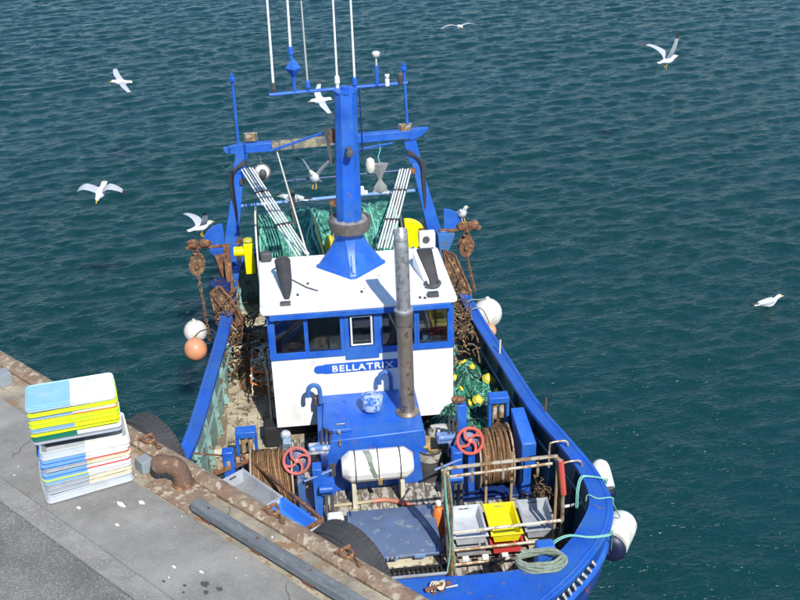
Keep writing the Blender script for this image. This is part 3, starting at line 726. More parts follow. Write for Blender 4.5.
mb = MB(); mb.box((-.55, -.82, 1.76), (.10, .10, .10)); mb.build('vent_socket', rust, CS)
# exhaust
ex = MB(); p0_, p1_ = V((.565, -.45, 1.70)), V((.545, -.47, 4.12))
ax = (p1_-p0_).normalized()
ex.lathe(p0_, ax, [(0, .15), (.02, .15), (.05, .115), (.05, .098), (1.30, .098)], 22); EX = ex.build('exhaust_pipe', pipebrown, TR)
mb = MB(); mb.lathe(p0_+ax*1.30, ax, [(0, .098), (0, .112), (.17, .112), (.17, .095)], 22); mb.build('pipe_clamp', brownring, EX)
mb = MB(); mb.lathe(p0_+ax*1.30, ax, [(.10, .088), (.17, .118), (.19, .118), (.20, .088), (1.02, .086), (1.10, .082), (1.13, .060)], 22); mb.build('pipe_silencer', alu, EX)
mb = MB(); e_ = p0_+ax*2.38; mb.tube(spline([tuple(e_), tuple(e_+V((0, -.02, .06))), tuple(e_+V((0, -.08, .12)))], 3), [.081, .082, .083, .083, .083, .084, .084], 18); mb.build('pipe_tip', alu, EX)
for s_ in (-1, 1):
    mb = MB(); mb.tube([tuple(p0_+ax*1.18+V((s_*.08, 0, 0))), (.56+s_*.16, vf+.02, 2.9)], .012, 6); mb.build('pipe_bracket', steel, EX)

# ---- mast
def ring8(cx, cv, z, w_, c):   # rectangle w_ with cut corners c
    h = w_/2
    return [(cx-h+c, cv+h, z), (cx+h-c, cv+h, z), (cx+h, cv+h-c, z), (cx+h, cv-h+c, z), (cx+h-c, cv-h, z), (cx-h+c, cv-h, z), (cx-h, cv-h+c, z), (cx-h, cv+h-c, z)]
def loft(mb, rings):
    n = len(rings[0]); vs = [p for r in rings for p in r]
    mb.add(vs, [(i*n+k, i*n+(k+1) % n, (i+1)*n+(k+1) % n, (i+1)*n+k) for i in range(len(rings)-1) for k in range(n)]+[tuple(range(n)), tuple((len(rings)-1)*n+k for k in range(n))])
mb = MB(); cx, cv = .02, -2.12
loft(mb, [ring8(cx, cv, 3.5, .34, .09), ring8(.06, cv-.03, 5.44, .27, .07)]); MA = mb.build('mast', blue, TR, bevel=.006)
def dia(z, r, c):     # diamond with blunt corners
    a = [(0, r), (r, 0), (0, -r), (-r, 0)]; out = []
    for i, (x, y) in enumerate(a):
        nx_, ny_ = a[(i+1) % 4]; px_, py_ = a[i-1]
        out += [(cx+x+(px_-x)*c, cv+y+(py_-y)*c, z), (cx+x+(nx_-x)*c, cv+y+(ny_-y)*c, z)]
    return out
mb = MB(); loft(mb, [dia(3.047, .50, .07), dia(3.06, .50, .07), dia(3.07, .47, .08), dia(3.18, .39, .10), dia(3.32, .30, .16), dia(3.46, .24, .26), dia(3.56, .22, .30)]); mb.build('mast_foot', blue, MA, bevel=.004)
mb = MB(); mb.box((cx+.01, cv+.36, 3.22), (.03, .012, .24), Matrix.Rotation(.6, 3, 'X')); mb.build('foot_seam', blue, MA)
mb = MB(); mb.lathe((.03, cv, 3.56), (0, 0, 1), [(-.02, .20), (0, .245), (.02, .268), (.14, .285), (.165, .28), (.165, .25), (.12, .24), (.10, .1)], 28); mb.build('mast_collar', brownring, MA)
def lumpring(a, b):
    th = 2*PI*a; r = .12+.14*b
    return (.03+r*math.cos(th), cv+r*math.sin(th), 3.705+.035*math.sin(PI*b)*(1.0+noise.noise(V((math.cos(th)*3, math.sin(th)*3, b*2))))-.02*b)
mb = MB(); mb.grid(lumpring, 60, 10); mb.build('folded_tarpaulin', tarp, MA)
mb = MB(); mb.tube([(-.89, -2.24, 5.42), (-.3, -2.26, 5.435), (.86, -2.26, 5.47)], .022, 8); CB = mb.build('antenna_crossbar', blue, MA)
mb = MB(); mb.lathe((.06, -2.15, 5.44), (0, 0, 1), [(0, .16), (.02, .16), (.02, .05), (.06, .05)], 8); mb.build('mast_cap', blue, MA)
def whip(u, zb_, zt_, lean, r, m_, bm_, lab=None):
    mb = MB(); mb.tube([(u, -2.25, zb_), (u+lean, -2.25, zt_)], [r, r*.7], 7); o = mb.build('whip_antenna', m_, MA)
    mb = MB(); mb.lathe((u, -2.25, zb_-.04), (0, 0, 1), [(0, .022), (.05, .022), (.06, .035), (.14, .03), (.16, .012)], 10); mb.build('antenna_base', bm_, MA)
whip(-.83, 5.46, 7.1, .01, .018, whitep, darkgrey)
whip(-.585, 5.90, 7.3, .01, .018, whitep, blue)
whip(-.40, 5.46, 6.56, -.015, .013, mat('grey_glassfibre', (.45, .45, .45), .5), blue)
whip(-.03, 5.50, 7.2, .0, .015, whitep, whitep)
whip(.19, 5.47, 7.3, -.01, .016, whitep, blue)
mb = MB(); c0 = V((-.57, -2.25, 5.74))   # radar reflector: octahedron of crossed plates
pts = [c0+V(p) for p in ((.10, 0, 0), (0, .10, 0), (-.10, 0, 0), (0, -.10, 0), (0, 0, .14), (0, 0, -.14))]
mb.add(pts, [(0, 1, 4), (1, 2, 4), (2, 3, 4), (3, 0, 4), (1, 0, 5), (2, 1, 5), (3, 2, 5), (0, 3, 5)]); mb.build('radar_reflector', blue, MA)
mb = MB(); mb.cyl((-.57, -2.25, 5.42), (-.57, -2.25, 5.62), .022, n=8); mb.build('reflector_stem', blue, MA)
mb = MB(); mb.cyl((.47, -2.25, 5.46), (.47, -2.25, 5.72), .026, n=8); mb.build('gps_stem', blue, MA)
mb = MB(); mb.lathe((.47, -2.25, 5.72), (0, 0, 1), [(0, .01), (.10, .01), (.12, .045), (.15, .052), (.17, .04), (.175, 0)], 14); mb.build('gps_antenna', glassw, MA)
mb = MB(); mb.lathe((.60, -2.25, 5.45), (0, 0, 1), [(0, .03), (.08, .03), (.09, .015), (.11, .03), (.14, .032), (.15, 0)], 12); mb.build('small_antenna', whitep, MA)
mb = MB(); mb.lathe((.77, -2.25, 5.45), (0, 0, 1), [(0, .025), (.05, .04), (.14, .045), (.16, .02)], 12); mb.build('mast_lamp', darkgrey, MA)
for p, q in (((-.8, -2.25, 5.42), (-.05, -2.2, 5.1)), ((.75, -2.25, 5.46), (.15, -2.2, 5.1))):
    pass
mb = MB(); mb.box((.06, cv+.19, 4.72), (.07, .08, .10)); mb.lathe((.06, cv+.23, 4.72), (0, 1, 0), [(0, .05), (.06, .045), (.07, .02)], 12); mb.build('masthead_lamp', darkgrey, MA)
mb = MB(); mb.tube([(.24, -2.2, 5.45), (.245, -2.2, 5.0), (.25, -2.25, 4.6)], .012, 6); mb.build('cable_pipe', navy, MA)
mb = MB(); mb.box((-.12, -2.28, 4.82), (.09, .10, .16)); mb.build('rusted_lamp', rust, MA)
mb = MB(); mb.bar((-.22, -2.25, 4.95), (-.15, -2.25, 4.45), .03, .05); mb.build('mast_bracket', darkgrey, MA)
mb = MB(); mb.tube([(-.25, -2.3, 4.86), (-.95, -2.6, 4.55)], .018, 6); mb.build('derrick_arm', blue, MA)
mb = MB(); mb.tube([(.2, -2.3, 4.60), (.7, -2.9, 4.45)], .015, 6); mb.build('derrick_arm', blue, MA)

# roof fittings
def cowl(x, v, s_, lab=None):
    """black intake hood on a white plinth, tipped back"""
    mb = MB(); mb.tube(spline([(x, v+.28, 3.06), (x+.0, v+.05, 3.10), (x-.02*s_, v-.25, 3.20), (x-.03*s_, v-.36, 3.27)], 4), [.030, .04, .05, .06, .07, .08, .088, .092, .096, .098, .10, .10, .098][:13], 14)
    o = mb.build('floodlight_hood', black, W)
    mb = MB(); mb.torus((x-.03*s_, v-.34, 3.29), (0, .25, 1), .085, .022, 20, 8); mb.build('hood_ring', black, W)
cowl(-.86, -1.50, 1)
mb = MB(); mb.hexa([(.86, -1.28, 3.05), (.98, -1.28, 3.05), (.98, -1.92, 3.05), (.84, -1.92, 3.05)], [(.93, -1.28, 3.08), (.98, -1.28, 3.08), (.98, -1.92, 3.27), (.84, -1.92, 3.27)]); mb.build('vent_fin', white, W)
mb = MB(); mb.hexa([(.99, -1.26, 3.05), (1.12, -1.30, 3.05), (1.12, -1.94, 3.05), (.985, -1.94, 3.05)], [(.99, -1.30, 3.09), (1.10, -1.32, 3.09), (1.10, -1.94, 3.30), (.88, -1.94, 3.30)]); mb.build('vent_hood', black, W, bevel=.02)
mb = MB(); mb.box((-.88, -1.08, 3.065), (.13, .08, .035)); mb.build('roof_lamp', darkgrey, W, bevel=.006)
mb = MB(); mb.box((.99, -1.02, 3.075), (.14, .09, .05)); mb.build('roof_lamp', darkgrey, W, bevel=.006)
mb = MB(); mb.tube([(1.02+.09*math.cos(a), -1.28+.09*math.sin(a), 3.10) for a in np.linspace(-.6, 3.6, 12)], .024, 8); mb.build('loudhailer', darkgrey, W)
mb = MB(); mb.box((1.10, -2.44, 3.20), (.22, .12, .22)); mb.build('junction_box', white, W, bevel=.012)
mb = MB(); mb.lathe((1.08, -2.375, 3.22), (0, 1, 0), [(0, .05), (.02, .05), (.02, .03)], 12); mb.build('box_lens', darkgrey, W)
mb = MB(); mb.box((-1.12, -2.40, 3.12), (.16, .10, .14)); mb.build('horn', darkgrey, W, bevel=.03)
mb = MB(); mb.tube([(-.78, -1.75, 3.06), (-.60, -1.50, 3.06), (-.46, -1.38, 3.06)], .008, 5); mb.build('roof_cable', darkgrey, W)
for p, q in (((-1.15, -1.1), (-1.13, -2.35)),):
    mb = MB(); mb.tube([(p[0], p[1], 3.11), (q[0], q[1], 3.11)], .01, 5)
for (x, v) in ((-.72, -1.32), (-.98, -2.2), (-.58, -1.62), (.82, -1.0), (.88, -.98), (.1, -1.28)):
    mb = MB(); mb.box((x, v, 3.052), (.03, .045, .014)); mb.build('roof_fitting', darkgrey, W)
# ladder on the left side, black box
mb = MB()
for x in (-1.17, -1.17): pass
mb.tube([(-1.20, -1.25, 1.0), (-1.20, -1.25, 2.1)], .012, 6); mb.tube([(-1.20, -1.5, 1.0), (-1.20, -1.5, 2.1)], .012, 6)
for k in range(4): mb.tube([(-1.20, -1.25, 1.15+.27*k), (-1.20, -1.5, 1.15+.27*k)], .010, 6)
mb.build('side_ladder', darkgrey, W)
mb = MB(); mb.box((-1.17, -1.18, 1.07), (.28, .26, .32)); mb.build('black_locker', dark, TR, bevel=.03)
mb = MB(); mb.tube(spline([(-1.0, -1.05, 1.0), (-1.35, -.75, .96), (-1.62, -.95, .95), (-1.5, -1.2, .95)], 6), .022, 7); mb.build('deck_hose', black, TR)

# ---- stern gantry
zt_ = 3.66; vg = -5.42
GA = MB(); GA.bar((-1.42, vg, zt_-.03), (-.98, vg, zt_-.03), .14, .14, (0, 0, 1)); GA = GA.build('stern_gantry', blue, TR, bevel=.006)
mb = MB(); mb.hexa([(-1.70, vg-.05, 3.56), (-1.70, vg+.05, 3.56), (-1.42, vg+.07, 3.56), (-1.42, vg-.07, 3.56)], [(-1.74, vg-.05, 3.64), (-1.74, vg+.05, 3.64), (-1.42, vg+.07, 3.70), (-1.42, vg-.07, 3.70)]); mb.build('beam_end', blue, GA)
mb = MB(); mb.bar((-.978, vg, 3.63), (-.0, vg, 3.66), .13, .125, (0, 0, 1)); mb.build('beam_span', mat('bare_grey_beam', (.16, .155, .14), .8, var=.3, vscale=7, wear=(.32, .28, .18), wamt=.5, wscale=6, bump=.5), GA, bevel=.005)
mb = MB(); mb.bar((.002, vg, 3.66), (1.22, vg, 3.70), .14, .13, (0, 0, 1)); mb.build('beam_span', blue, GA, bevel=.006)
mb = MB(); mb.hexa([(1.222, vg-.07, 3.60), (1.222, vg+.07, 3.60), (1.40, vg+.05, 3.66), (1.40, vg-.05, 3.66)], [(1.222, vg-.07, 3.77), (1.222, vg+.07, 3.77), (1.52, vg+.05, 3.78), (1.52, vg-.05, 3.78)]); mb.build('beam_end', blue, GA)
for s_, a, b in ((-1, (-1.46, vg, 3.56), (-1.84, -5.25, 1.72)), (1, (1.22, vg, 3.58), (1.66, -5.25, 1.70))):
    mb = MB(); mb.bar(a, (a[0]+(b[0]-a[0])*.18, vg, a[2]+(b[2]-a[2])*.18), .19, .15, (0, 1, 0)); mb.build('leg_head', blue, GA)
    mb = MB(); q = (a[0]+(b[0]-a[0])*.16, vg, a[2]+(b[2]-a[2])*.16)
    mb.hexa([(b[0]-.13, b[1]-.09, b[2]), (b[0]+.13, b[1]-.09, b[2]), (b[0]+.13, b[1]+.09, b[2]), (b[0]-.13, b[1]+.09, b[2])], [(q[0]-.07, q[1]-.06, q[2]), (q[0]+.07, q[1]-.06, q[2]), (q[0]+.07, q[1]+.06, q[2]), (q[0]-.07, q[1]+.06, q[2])])
    mb.build('gantry_leg', blue, GA, bevel=.012)
    x = (a[0]+b[0])/2
    for k in range(3):
        mb = MB(); o1 = .05+.03*k
        mb.tube(spline([(a[0]-s_*.05, vg+.08, 3.45-.03*k), (a[0]+s_*(.13+o1*.6), vg+.12, 3.25), (a[0]+s_*(.16+o1*.5), vg+.12, 2.9), (x+s_*(.0+o1*.2)-s_*.03, vg+.14, 2.6), (x-s_*.02+s_*o1*.2, vg+.16, 2.1), (x-s_*.05+s_*o1, vg+.2, 1.75)], 4), .022, 7)
        mb.build('hydraulic_hose', black, GA)
    mb = MB(); mb.box((a[0]+s_*.02, vg+.10, 3.10), (.10, .07, .08)); mb.build('hose_clamp', rust if s_ > 0 else darkgrey, GA)
mb = MB(); mb.tube([(-1.62, vg, 2.64), (-.02, vg, 2.69), (1.44, vg, 2.72)], .028, 8); mb.build('gantry_crosstube', mat('pale_blue_tube', (.16, .30, .60), .4, wear=(.6, .65, .7), wamt=.4, wscale=5), GA)
mb = MB(); mb.tube([(-.85, vg, 3.02), (1.05, vg, 3.08)], .014, 6); mb.build('gantry_rod', navy, GA)
mb = MB(); mb.box((-.98, vg, 3.45), (.0, .0, .0)) if False else None
for x, m_ in ((-1.30, steel), (1.15, steel)):
    L_ = MB(); L_.box((x, vg, 3.80), (.16, .12, .10)); L_.tube([(x-.10, vg, 3.74), (x-.10, vg, 3.86), (x+.10, vg, 3.86), (x+.10, vg, 3.74)], .010, 5); L_.build('gantry_floodlight', m_, GA, bevel=.02)
for x, zt2, zb2 in ((-1.50, 4.80, 3.65), (1.19, 4.82, 3.70)):
    mb = MB(); mb.tube([(x+(.0 if x < 0 else .0), vg, zb2), (x-(.0 if x < 0 else .04), vg, zt2)], .024, 8); mb.build('gantry_pole', blue, GA)
    mb = MB(); mb.lathe((x-(.0 if x < 0 else .04), vg, zt2-.10), (0, 0, 1), [(0, .02), (.01, .05), (.05, .05), (.06, .024), (.13, .02)], 10); mb.build('pole_head', blue, GA)
# stays of bundled white tubes
for a, b, nn in (((-1.40, vg+.08, 3.30), (-.62, -2.62, 3.00), 5), ((1.13, vg+.08, 3.12), (.52, -2.62, 3.02), 5)):
    A, B = V(a), V(b); d = (B-A).normalized(); sd_ = d.cross(V((0, 0, 1))).normalized()
    for k in range(nn):
        mb = MB(); o_ = sd_*(k-(nn-1)/2)*.043+V((0, 0, .012*(k % 2))); mb.tube([A+o_, B+o_], .0135, 7); mb.build('stay_tube', whitep, GA)
    for t in (.3, .68):
        mb = MB(); p = A+(B-A)*t; mb.bar(p-sd_*.11, p+sd_*.11, .05, .05); mb.build('stay_clamp', black, GA)
# thin diagonal whip from the roof
mb = MB(); mb.tube([(-.86, -2.6, 4.55), (-.55, -2.45, 3.05)], [.010, .013], 6); mb.build('leaning_aerial', glassw, TR)
mb = MB(); mb.tube([(-.72, -4.2, 1.6), (-.72, -4.4, 3.1)], .025, 7); mb.build('net_guide_post', darkgrey, TR)
mb = MB(); mb.box((-.72, -4.4, 3.12), (.10, .1, .26)); mb.build('net_guide_head', darkgrey, TR)

# gallows posts each side
for s_, u in ((-1, -1.80), (1, 1.62)):
    G = MB(); G.bar((u, -4.6, 1.6), (u, -4.6, 2.34), .10, .10, (0, 1, 0)); G = G.build('gallows', rust if s_ < 0 else blue, TR, bevel=.008)
    mb = MB(); n_ = 10
    poly = [(u+s_*.02, 2.36)]+[(u+s_*(.02+.34*math.sin(a)), 2.36+.34*math.cos(a)) for a in np.linspace(0, PI/2, n_)]
    mb.prism([(x, -4.62, z) for x, z in poly], (0, .04, 0)); mb.build('gusset_plate', blue, G)
    mb = MB(); mb.bar((u-s_*.06, -4.58, 2.345), (u+s_*.62, -4.58, 2.345), .05, .04, (0, 0, 1)); mb.build('gallows_arm', rust if s_ < 0 else rust, G)
    if s_ > 0:
        mb = MB(); mb.hexa([(1.55, -4.62, 1.75), (1.58, -4.5, 1.75), (1.60, -4.5, 1.75), (1.60, -4.62, 1.75)], [(1.53, -4.64, 2.32), (1.53, -4.46, 2.32), (1.80, -4.46, 2.30), (1.80, -4.64, 2.30)]); mb.build('bracket_plate', mat('dull_blue', (.05, .17, .42), .5, wear=(.2, .12, .08), wamt=.3), G)
        mb = MB(); mb.bar((.90, -4.3, 2.02), (1.45, -4.55, 2.38), .05, .06); mb.build('diagonal_brace', blue, G)
    else:
        mb = MB(); mb.hexa([(-1.98, -4.62, 2.0), (-1.90, -4.5, 2.0), (-1.88, -4.5, 2.0), (-1.88, -4.62, 2.0)], [(-2.05, -4.64, 2.32), (-2.05, -4.46, 2.32), (-1.84, -4.46, 2.32), (-1.84, -4.64, 2.32)]); mb.build('bracket_plate', blue, G)
        mb = MB(); mb.hexa([(-1.92, -4.5, 1.75), (-1.86, -4.4, 1.75), (-1.80, -4.4, 1.75), (-1.84, -4.5, 1.75)], [(-1.98, -4.5, 2.25), (-1.98, -4.4, 2.25), (-1.80, -4.4, 2.25), (-1.80, -4.5, 2.25)]); mb.build('rusted_stay', rust, G)
    xo = u+s_*.50
    for dx in (0, s_*-.18):
        mb = MB(); mb.ball((xo+dx, -4.58, 2.40), .085, (1.15, .8, .95), 12, .3, dx*9); mb.build('rusted_sheave', rust, G)
# blue tub and posts
mb = MB(); mb.lathe((-1.92, -4.15, 1.62), (0, 0, 1), [(0, .14), (.28, .17), (.30, .16)], 14); mb.build('blue_drum', mat('deep_blue_plastic', (.012, .03, .13), .4), TR)
mb = MB(); mb.bar((-1.74, -3.9, .95), (-1.78, -4.3, 2.25), .10, .10); mb.build('rusty_post', rust, TR)
# trawl blocks hanging from the gallows (they swing: things of their own)
def block(u, lab, s_):
    th = thing('trawl_block', lab, 'pulley block', (u, -4.58, 1.9), BOAT, 'blocks hanging from the gallows')
    mb = MB(); mb.lathe((u, -4.62, 2.05), (.12, 1, 0), [(0, .10), (.01, .115), (.025, .10), (.045, .10), (.06, .115), (.07, .10)], 18); mb.build('sheave', rust, th)
    for dv in (-.065, .045):
        mb = MB(); mb.prism([(u+.125*math.cos(a), -4.58+dv, 2.05+.175*math.sin(a)+.02*math.cos(a)) for a in np.linspace(0, 2*PI, 15)[:-1]], (0, .014, 0)); mb.build('cheek_plate', netbrown if s_ < 0 else rust, th)
    mb = MB(); mb.cyl((u, -4.52, 2.05), (u+.005, -4.49, 2.05), .045, n=10); mb.build('axle_boss', rust, th)
    mb = MB(); mb.torus((u, -4.58, 2.26), (0, 1, 0), .045, .014, 14, 7); mb.build('swivel', rust, th)
    mb = MB(); mb.tube([(u, -4.58, 2.30), (u, -4.58, 2.38)], .014, 6); mb.build('hanger', rust, th)
    ch = thing('hanging_chain', lab.replace('pulley block', 'chain').replace('hanging from', 'hanging below the block of'), 'chain', (u, -4.55, 1.9), BOAT, 'chains below the gallows blocks')
    p = V((u, -4.56, 1.9)); q = V((u-s_*.02, -3.6, 1.72)) if s_ > 0 else V((u+.12, -3.9, 1.05)); n_ = 22
    for k in range(n_):
        t = (k+.5)/n_; c = p+(q-p)*t; dd = (q-p).normalized(); x, y, _ = MB().ax(dd); w1 = x if k % 2 else y
        mb = MB(); mb.tube([c+dd*.034*math.cos(a)+w1*.020*math.sin(a) for a in np.linspace(0, 2*PI, 9)[:-1]], .0085, 5, closed=True); mb.build('chain_link', rust, ch)
block(-2.28, 'rusty pulley block hanging from the left stern gallows', -1)
block(2.00, 'rusty pulley block hanging from the right stern gallows', 1)
# yellow fittings
mb = MB(); mb.box((-1.45, -4.45, 2.17), (.15, .16, .52)); YB = mb.build('yellow_housing', yellowp, TR, bevel=.012)
mb = MB(); mb.ball((-1.45, -4.45, 2.46), .085, (1, 1, .5), 12); mb.build('housing_cap', mat('olive_yellow', (.42, .42, .05), .6), YB)
mb = MB(); mb.cyl((-1.68, -4.45, 2.28), (-1.52, -4.45, 2.28), .08, n=12); mb.build('motor', yellowp, YB)
mb = MB(); mb.cyl((-1.60, -4.45, 2.42), (-1.56, -4.45, 2.50), .04, n=8); mb.build('motor_cap', rust, YB)
mb = MB(); mb.prism([(1.02, -4.5, 2.08)]+[(1.02+.30*math.sin(a), -4.5, 2.38+.26*math.cos(a)) for a in np.linspace(-.1, PI*.62, 10)]+[(1.12, -4.5, 2.08)], (0, .12, 0)); mb.build('yellow_guard', yellowp, TR, bevel=.01)
mb = MB(); mb.box((1.26, -4.36, 2.42), (.08, .08, .16)); mb.build('rusted_motor', rust, TR)

# ---- net drum and nets
ND = MB(); ND.tube([(-1.34, -4.6, 2.18), (.98, -4.6, 2.18)], .07, 12); ND = ND.build('net_drum', steel, TR)
for x, r in ((-1.30, .72), (-.13, .66), (.20, .66), (.92, .74)):
    mb = MB(); mb.lathe((x-.012, -4.6, 2.18), (1, 0, 0), [(0, r), (.024, r)], 32); mb.build('drum_flange', darkgrey if x != -1.30 else glassw, ND)
def wound(x0, x1, r, name, label):
    th = thing(name, label, 'fishing net', ((x0+x1)/2, -4.6, 1.6), BOAT, 'nets wound on the stern drum')
    def f(a, b):
        th_ = 2*PI*a; x = x0+(x1-x0)*b; rr = r*(1+.10*noise.noise(V((x*4, math.cos(th_)*2.2, math.sin(th_)*2.2)))+.04*noise.noise(V((x*14, math.cos(th_)*8, math.sin(th_)*8)))+.05*math.sin(b*14+th_*2))
        return (x, -4.6+rr*math.cos(th_), 2.18+rr*math.sin(th_))
    mb = MB(); mb.grid(f, 90, 30); mb.build('net_bundle', nettq, th)
    mb = MB()
    for k in range(34):
        a0 = random.uniform(0, 6.28); b0 = random.random(); pts = []
        for j in range(9): 
            q = f(((a0+j*.22)/(2*PI)) % 1, min(.98, max(.02, b0+.05*math.sin(j*.9+k)))); d = V((0, q[1]+4.6, q[2]-2.18)).normalized()*.012; pts.append((q[0], q[1]+d.y, q[2]+d.z))
        mb.tube(pts, random.choice((.006, .009, .013)), 5)
    mb.build('net_lines', [ropeteal], th, kind='stuff')
wound(-1.27, -.16, .60, 'wound_net', 'turquoise net wound on the left half of the stern drum')
wound(.23, .89, .64, 'wound_net', 'turquoise net wound on the right half of the stern drum')
mb = MB(); mb.ball((-.20, -3.75, 2.62), .11, (.8, .8, 1.35), 14); tag(mb.build('net_float', mat('dull_yellow_float', (.50, .42, .02), .4), None, BOAT), 'dull yellow float beside the mast collar behind the wheelhouse', 'float')
mb = MB(); mb.tube([(-.42, -3.9, 3.02), (-.28, -3.4, 2.45)], .016, 6); tag(mb.build('marker_pole', ropeyel, None, BOAT), 'thin yellow pole leaning left of the mast behind the wheelhouse', 'pole')

# things hung in the gantry
hf = thing('hanging_float', 'round black and white float hanging under the gantry beam', 'float', (-1.17, vg, 3.0), BOAT)
mb = MB(); mb.ball((-1.17, vg, 3.20), .125, (1, 1, .95), 16); mb.build('float_ball', whitep, hf)
mb = MB(); mb.torus((-1.17, vg+.01, 3.20), (0, .9, .4), .128, .020, 20, 6); mb.build('float_ring', darkgrey, hf)
mb = MB(); mb.ball((-1.16, vg+.075, 3.20), .075, (1, .9, 1.2), 10); mb.build('float_patch', darkgrey, hf)
mb = MB(); mb.tube([(-1.17, vg, 3.32), (-1.19, vg, 3.55)], .005, 4); mb.tube([(-1.17, vg, 3.07), (-1.15, vg, 2.70)], .005, 4); mb.build('cord', ropegrey, hf)
fs_ = thing('net_sensor', 'grey fish shaped net sensor hung by teal cord under the gantry', 'net sensor', (.72, vg, 2.75), BOAT)
mb = MB(); loft(mb, [[(.72+a*sx_, vg+b*sx_*.5, z_) for a, b in ((-1, 0), (0, 1), (1, 0), (0, -1))] for z_, sx_ in ((3.22, .15), (3.18, .13), (3.02, .05), (2.96, .02), (2.90, .05), (2.82, .11), (2.74, .10), (2.68, .03))])
mb.build('sensor_body', mat('sensor_grey', (.28, .28, .27), .6, bump=.3), fs_)
mb = MB(); mb.hexa([(.54, vg-.01, 2.68), (.90, vg-.01, 2.68), (.90, vg+.01, 2.68), (.54, vg+.01, 2.68)], [(.71, vg-.01, 2.90), (.73, vg-.01, 2.90), (.73, vg+.01, 2.90), (.71, vg+.01, 2.90)]); mb.build('sensor_fin', mat('sensor_grey', (.28, .28, .27)), fs_)
mb = MB(); mb.tube([(.72, vg, 3.22), (.70, vg+.02, 3.35), (.74, vg, 3.45), (.73, vg, 3.60)], .009, 5); mb.build('cord', ropeteal, fs_)
mb = MB(); mb.lathe((.57, vg, 3.13), (0, 0, 1), [(-.06, .03), (-.05, .05), (0, .075), (.10, .08), (.17, .06), (.21, .0)], 16); mb.build('sat_dome', glassw, GA)
mb = MB(); mb.box((.40, vg, 2.74), (.22, .06, .05)); mb.lathe((.42, vg, 2.77), (0, 0, 1), [(0, .04), (.07, .03), (.09, 0)], 10); mb.build('stern_lamp', whitep, GA)
mb = MB(); mb.box((-.07, vg+.02, 2.60), (.12, .1, .10)); mb.build('stern_lamp', rust, GA)

# trawl doors and draped brown net
def door(pts, d, lab):
    th = thing('trawl_door', lab, 'trawl door', pts[0], BOAT, 'trawl doors at the stern rail')
    mb = MB(); mb.prism(pts, d); mb.build('door_plate', netbrown, th, bevel=.01)
    c = sum((V(p) for p in pts), V((0, 0, 0)))/len(pts)
    for k in range(len(pts)):
        mb = MB(); mb.bar(V(pts[k])+V(d)*1.3, V(pts[(k+1) % len(pts)])+V(d)*1.3, .03, .03); mb.build('door_edge', rust, th)
    for k in range(0, len(pts), 2):
        mb = MB(); mb.bar(V(pts[k])+V(d)*1.5, c+V(d)*2.5, .022, .022); mb.build('door_strut', rust, th)
door([(-1.99, -3.72, 1.42), (-1.78, -3.55, 1.12), (-1.50, -3.5, 1.14), (-1.58, -3.55, 1.50), (-1.76, -3.65, 1.92), (-1.92, -3.75, 2.08), (-2.06, -3.8, 1.95)], (.01, .05, .0), 'brown rusty trawl door on the left side behind the wheelhouse')
door([(1.60, -3.7, 1.45), (1.86, -3.45, 1.50), (1.86, -3.6, 1.75), (1.68, -4.0, 2.2), (1.52, -4.1, 2.25)], (.03, .04, 0), 'brown rusty trawl door on the right side behind the wheelhouse')
def tangle(name, label, cat, cen, spread, n_, m_s, rad, seed=1, base=None):
    rnd = random.Random(seed); mb = MB(); rad = [r*.62 for r in rad]; n_ = int(n_*1.3)
    for k in range(n_):
        p = V([cen[i]+rnd.gauss(0, spread[i]) for i in range(3)]); pts = [p]
        d = V((rnd.gauss(0, 1), rnd.gauss(0, 1), rnd.gauss(0, .4))).normalized()
        for j in range(7):
            d = (d+V((rnd.gauss(0, .5), rnd.gauss(0, .5), rnd.gauss(0, .25)))).normalized(); p = p+d*rnd.uniform(.05, .11)
            p = V([min(max(p[i], cen[i]-2.2*spread[i]), cen[i]+2.2*spread[i]) for i in range(3)]); pts.append(p)
        mb.mi = rnd.randrange(len(m_s)); mb.tube(spline(pts, 3), rnd.choice(rad), 5)
    o = mb.build(name, m_s, None, BOAT, kind='stuff'); o['label'] = label; return o
tangle('rope_tangle', 'tangled brown rope and wire along the right stern rail', 'rope', (1.60, -3.1, 1.62), (.07, .55, .16), 110, [netbrown, wire, rust, rust, black, netbrown], (.008, .012, .02), 3)
tangle('net_tangle', 'dark rusty wire and netting bunched on the left stern rail', 'net', (-1.82, -3.75, 1.72), (.08, .24, .10), 26, [netbrown, rust, black, wire], (.007, .011, .018), 31)
tangle('rope_tangle', 'tangled brown rope and chain heaped left of the wheelhouse', 'rope', (-1.60, -3.2, 1.30), (.16, .35, .16), 110, [netbrown, wire, rust, cream, black], (.008, .012, .02), 4)
def heap(name, label, cen, rad, hgt, m_, seed, nu=40, flat=.5, group=None, amp=.25):
    def f(a, b):
        th = 2*PI*a; r = b; x = cen[0]+rad[0]*r*math.cos(th); y = cen[1]+rad[1]*r*math.sin(th)
        n1 = noise.noise(V((x*3.2, y*3.2, seed)))+.5*noise.noise(V((x*8, y*8, seed)))+.25*noise.noise(V((x*19, y*19, seed)))
        return (x+.05*n1, y+.05*noise.noise(V((x*4, y*4, seed+9))), cen[2]+max(0, (1-r**2.4)*hgt*(1+amp*2*n1)))
    mb = MB(); mb.grid(f, nu*2, nu//2+6); return mb, f
mb, _ = heap('h', '', (-1.38, -3.0, DZ), (.33, .6), .30, None, 2); tag(mb.build('heaped_net', netbrown, None, BOAT), 'heap of brown netting on deck beside the wheelhouse rear left', 'fishing net')
mb, _ = heap('h', '', (-1.25, -2.75, DZ+.02), (.18, .26), .38, None, 6); tag(mb.build('oilskin', mat('orange_oilskin', (.55, .27, .04), .6, var=.2), None, BOAT), 'crumpled orange and tan oilskin left of the wheelhouse', 'oilskin')
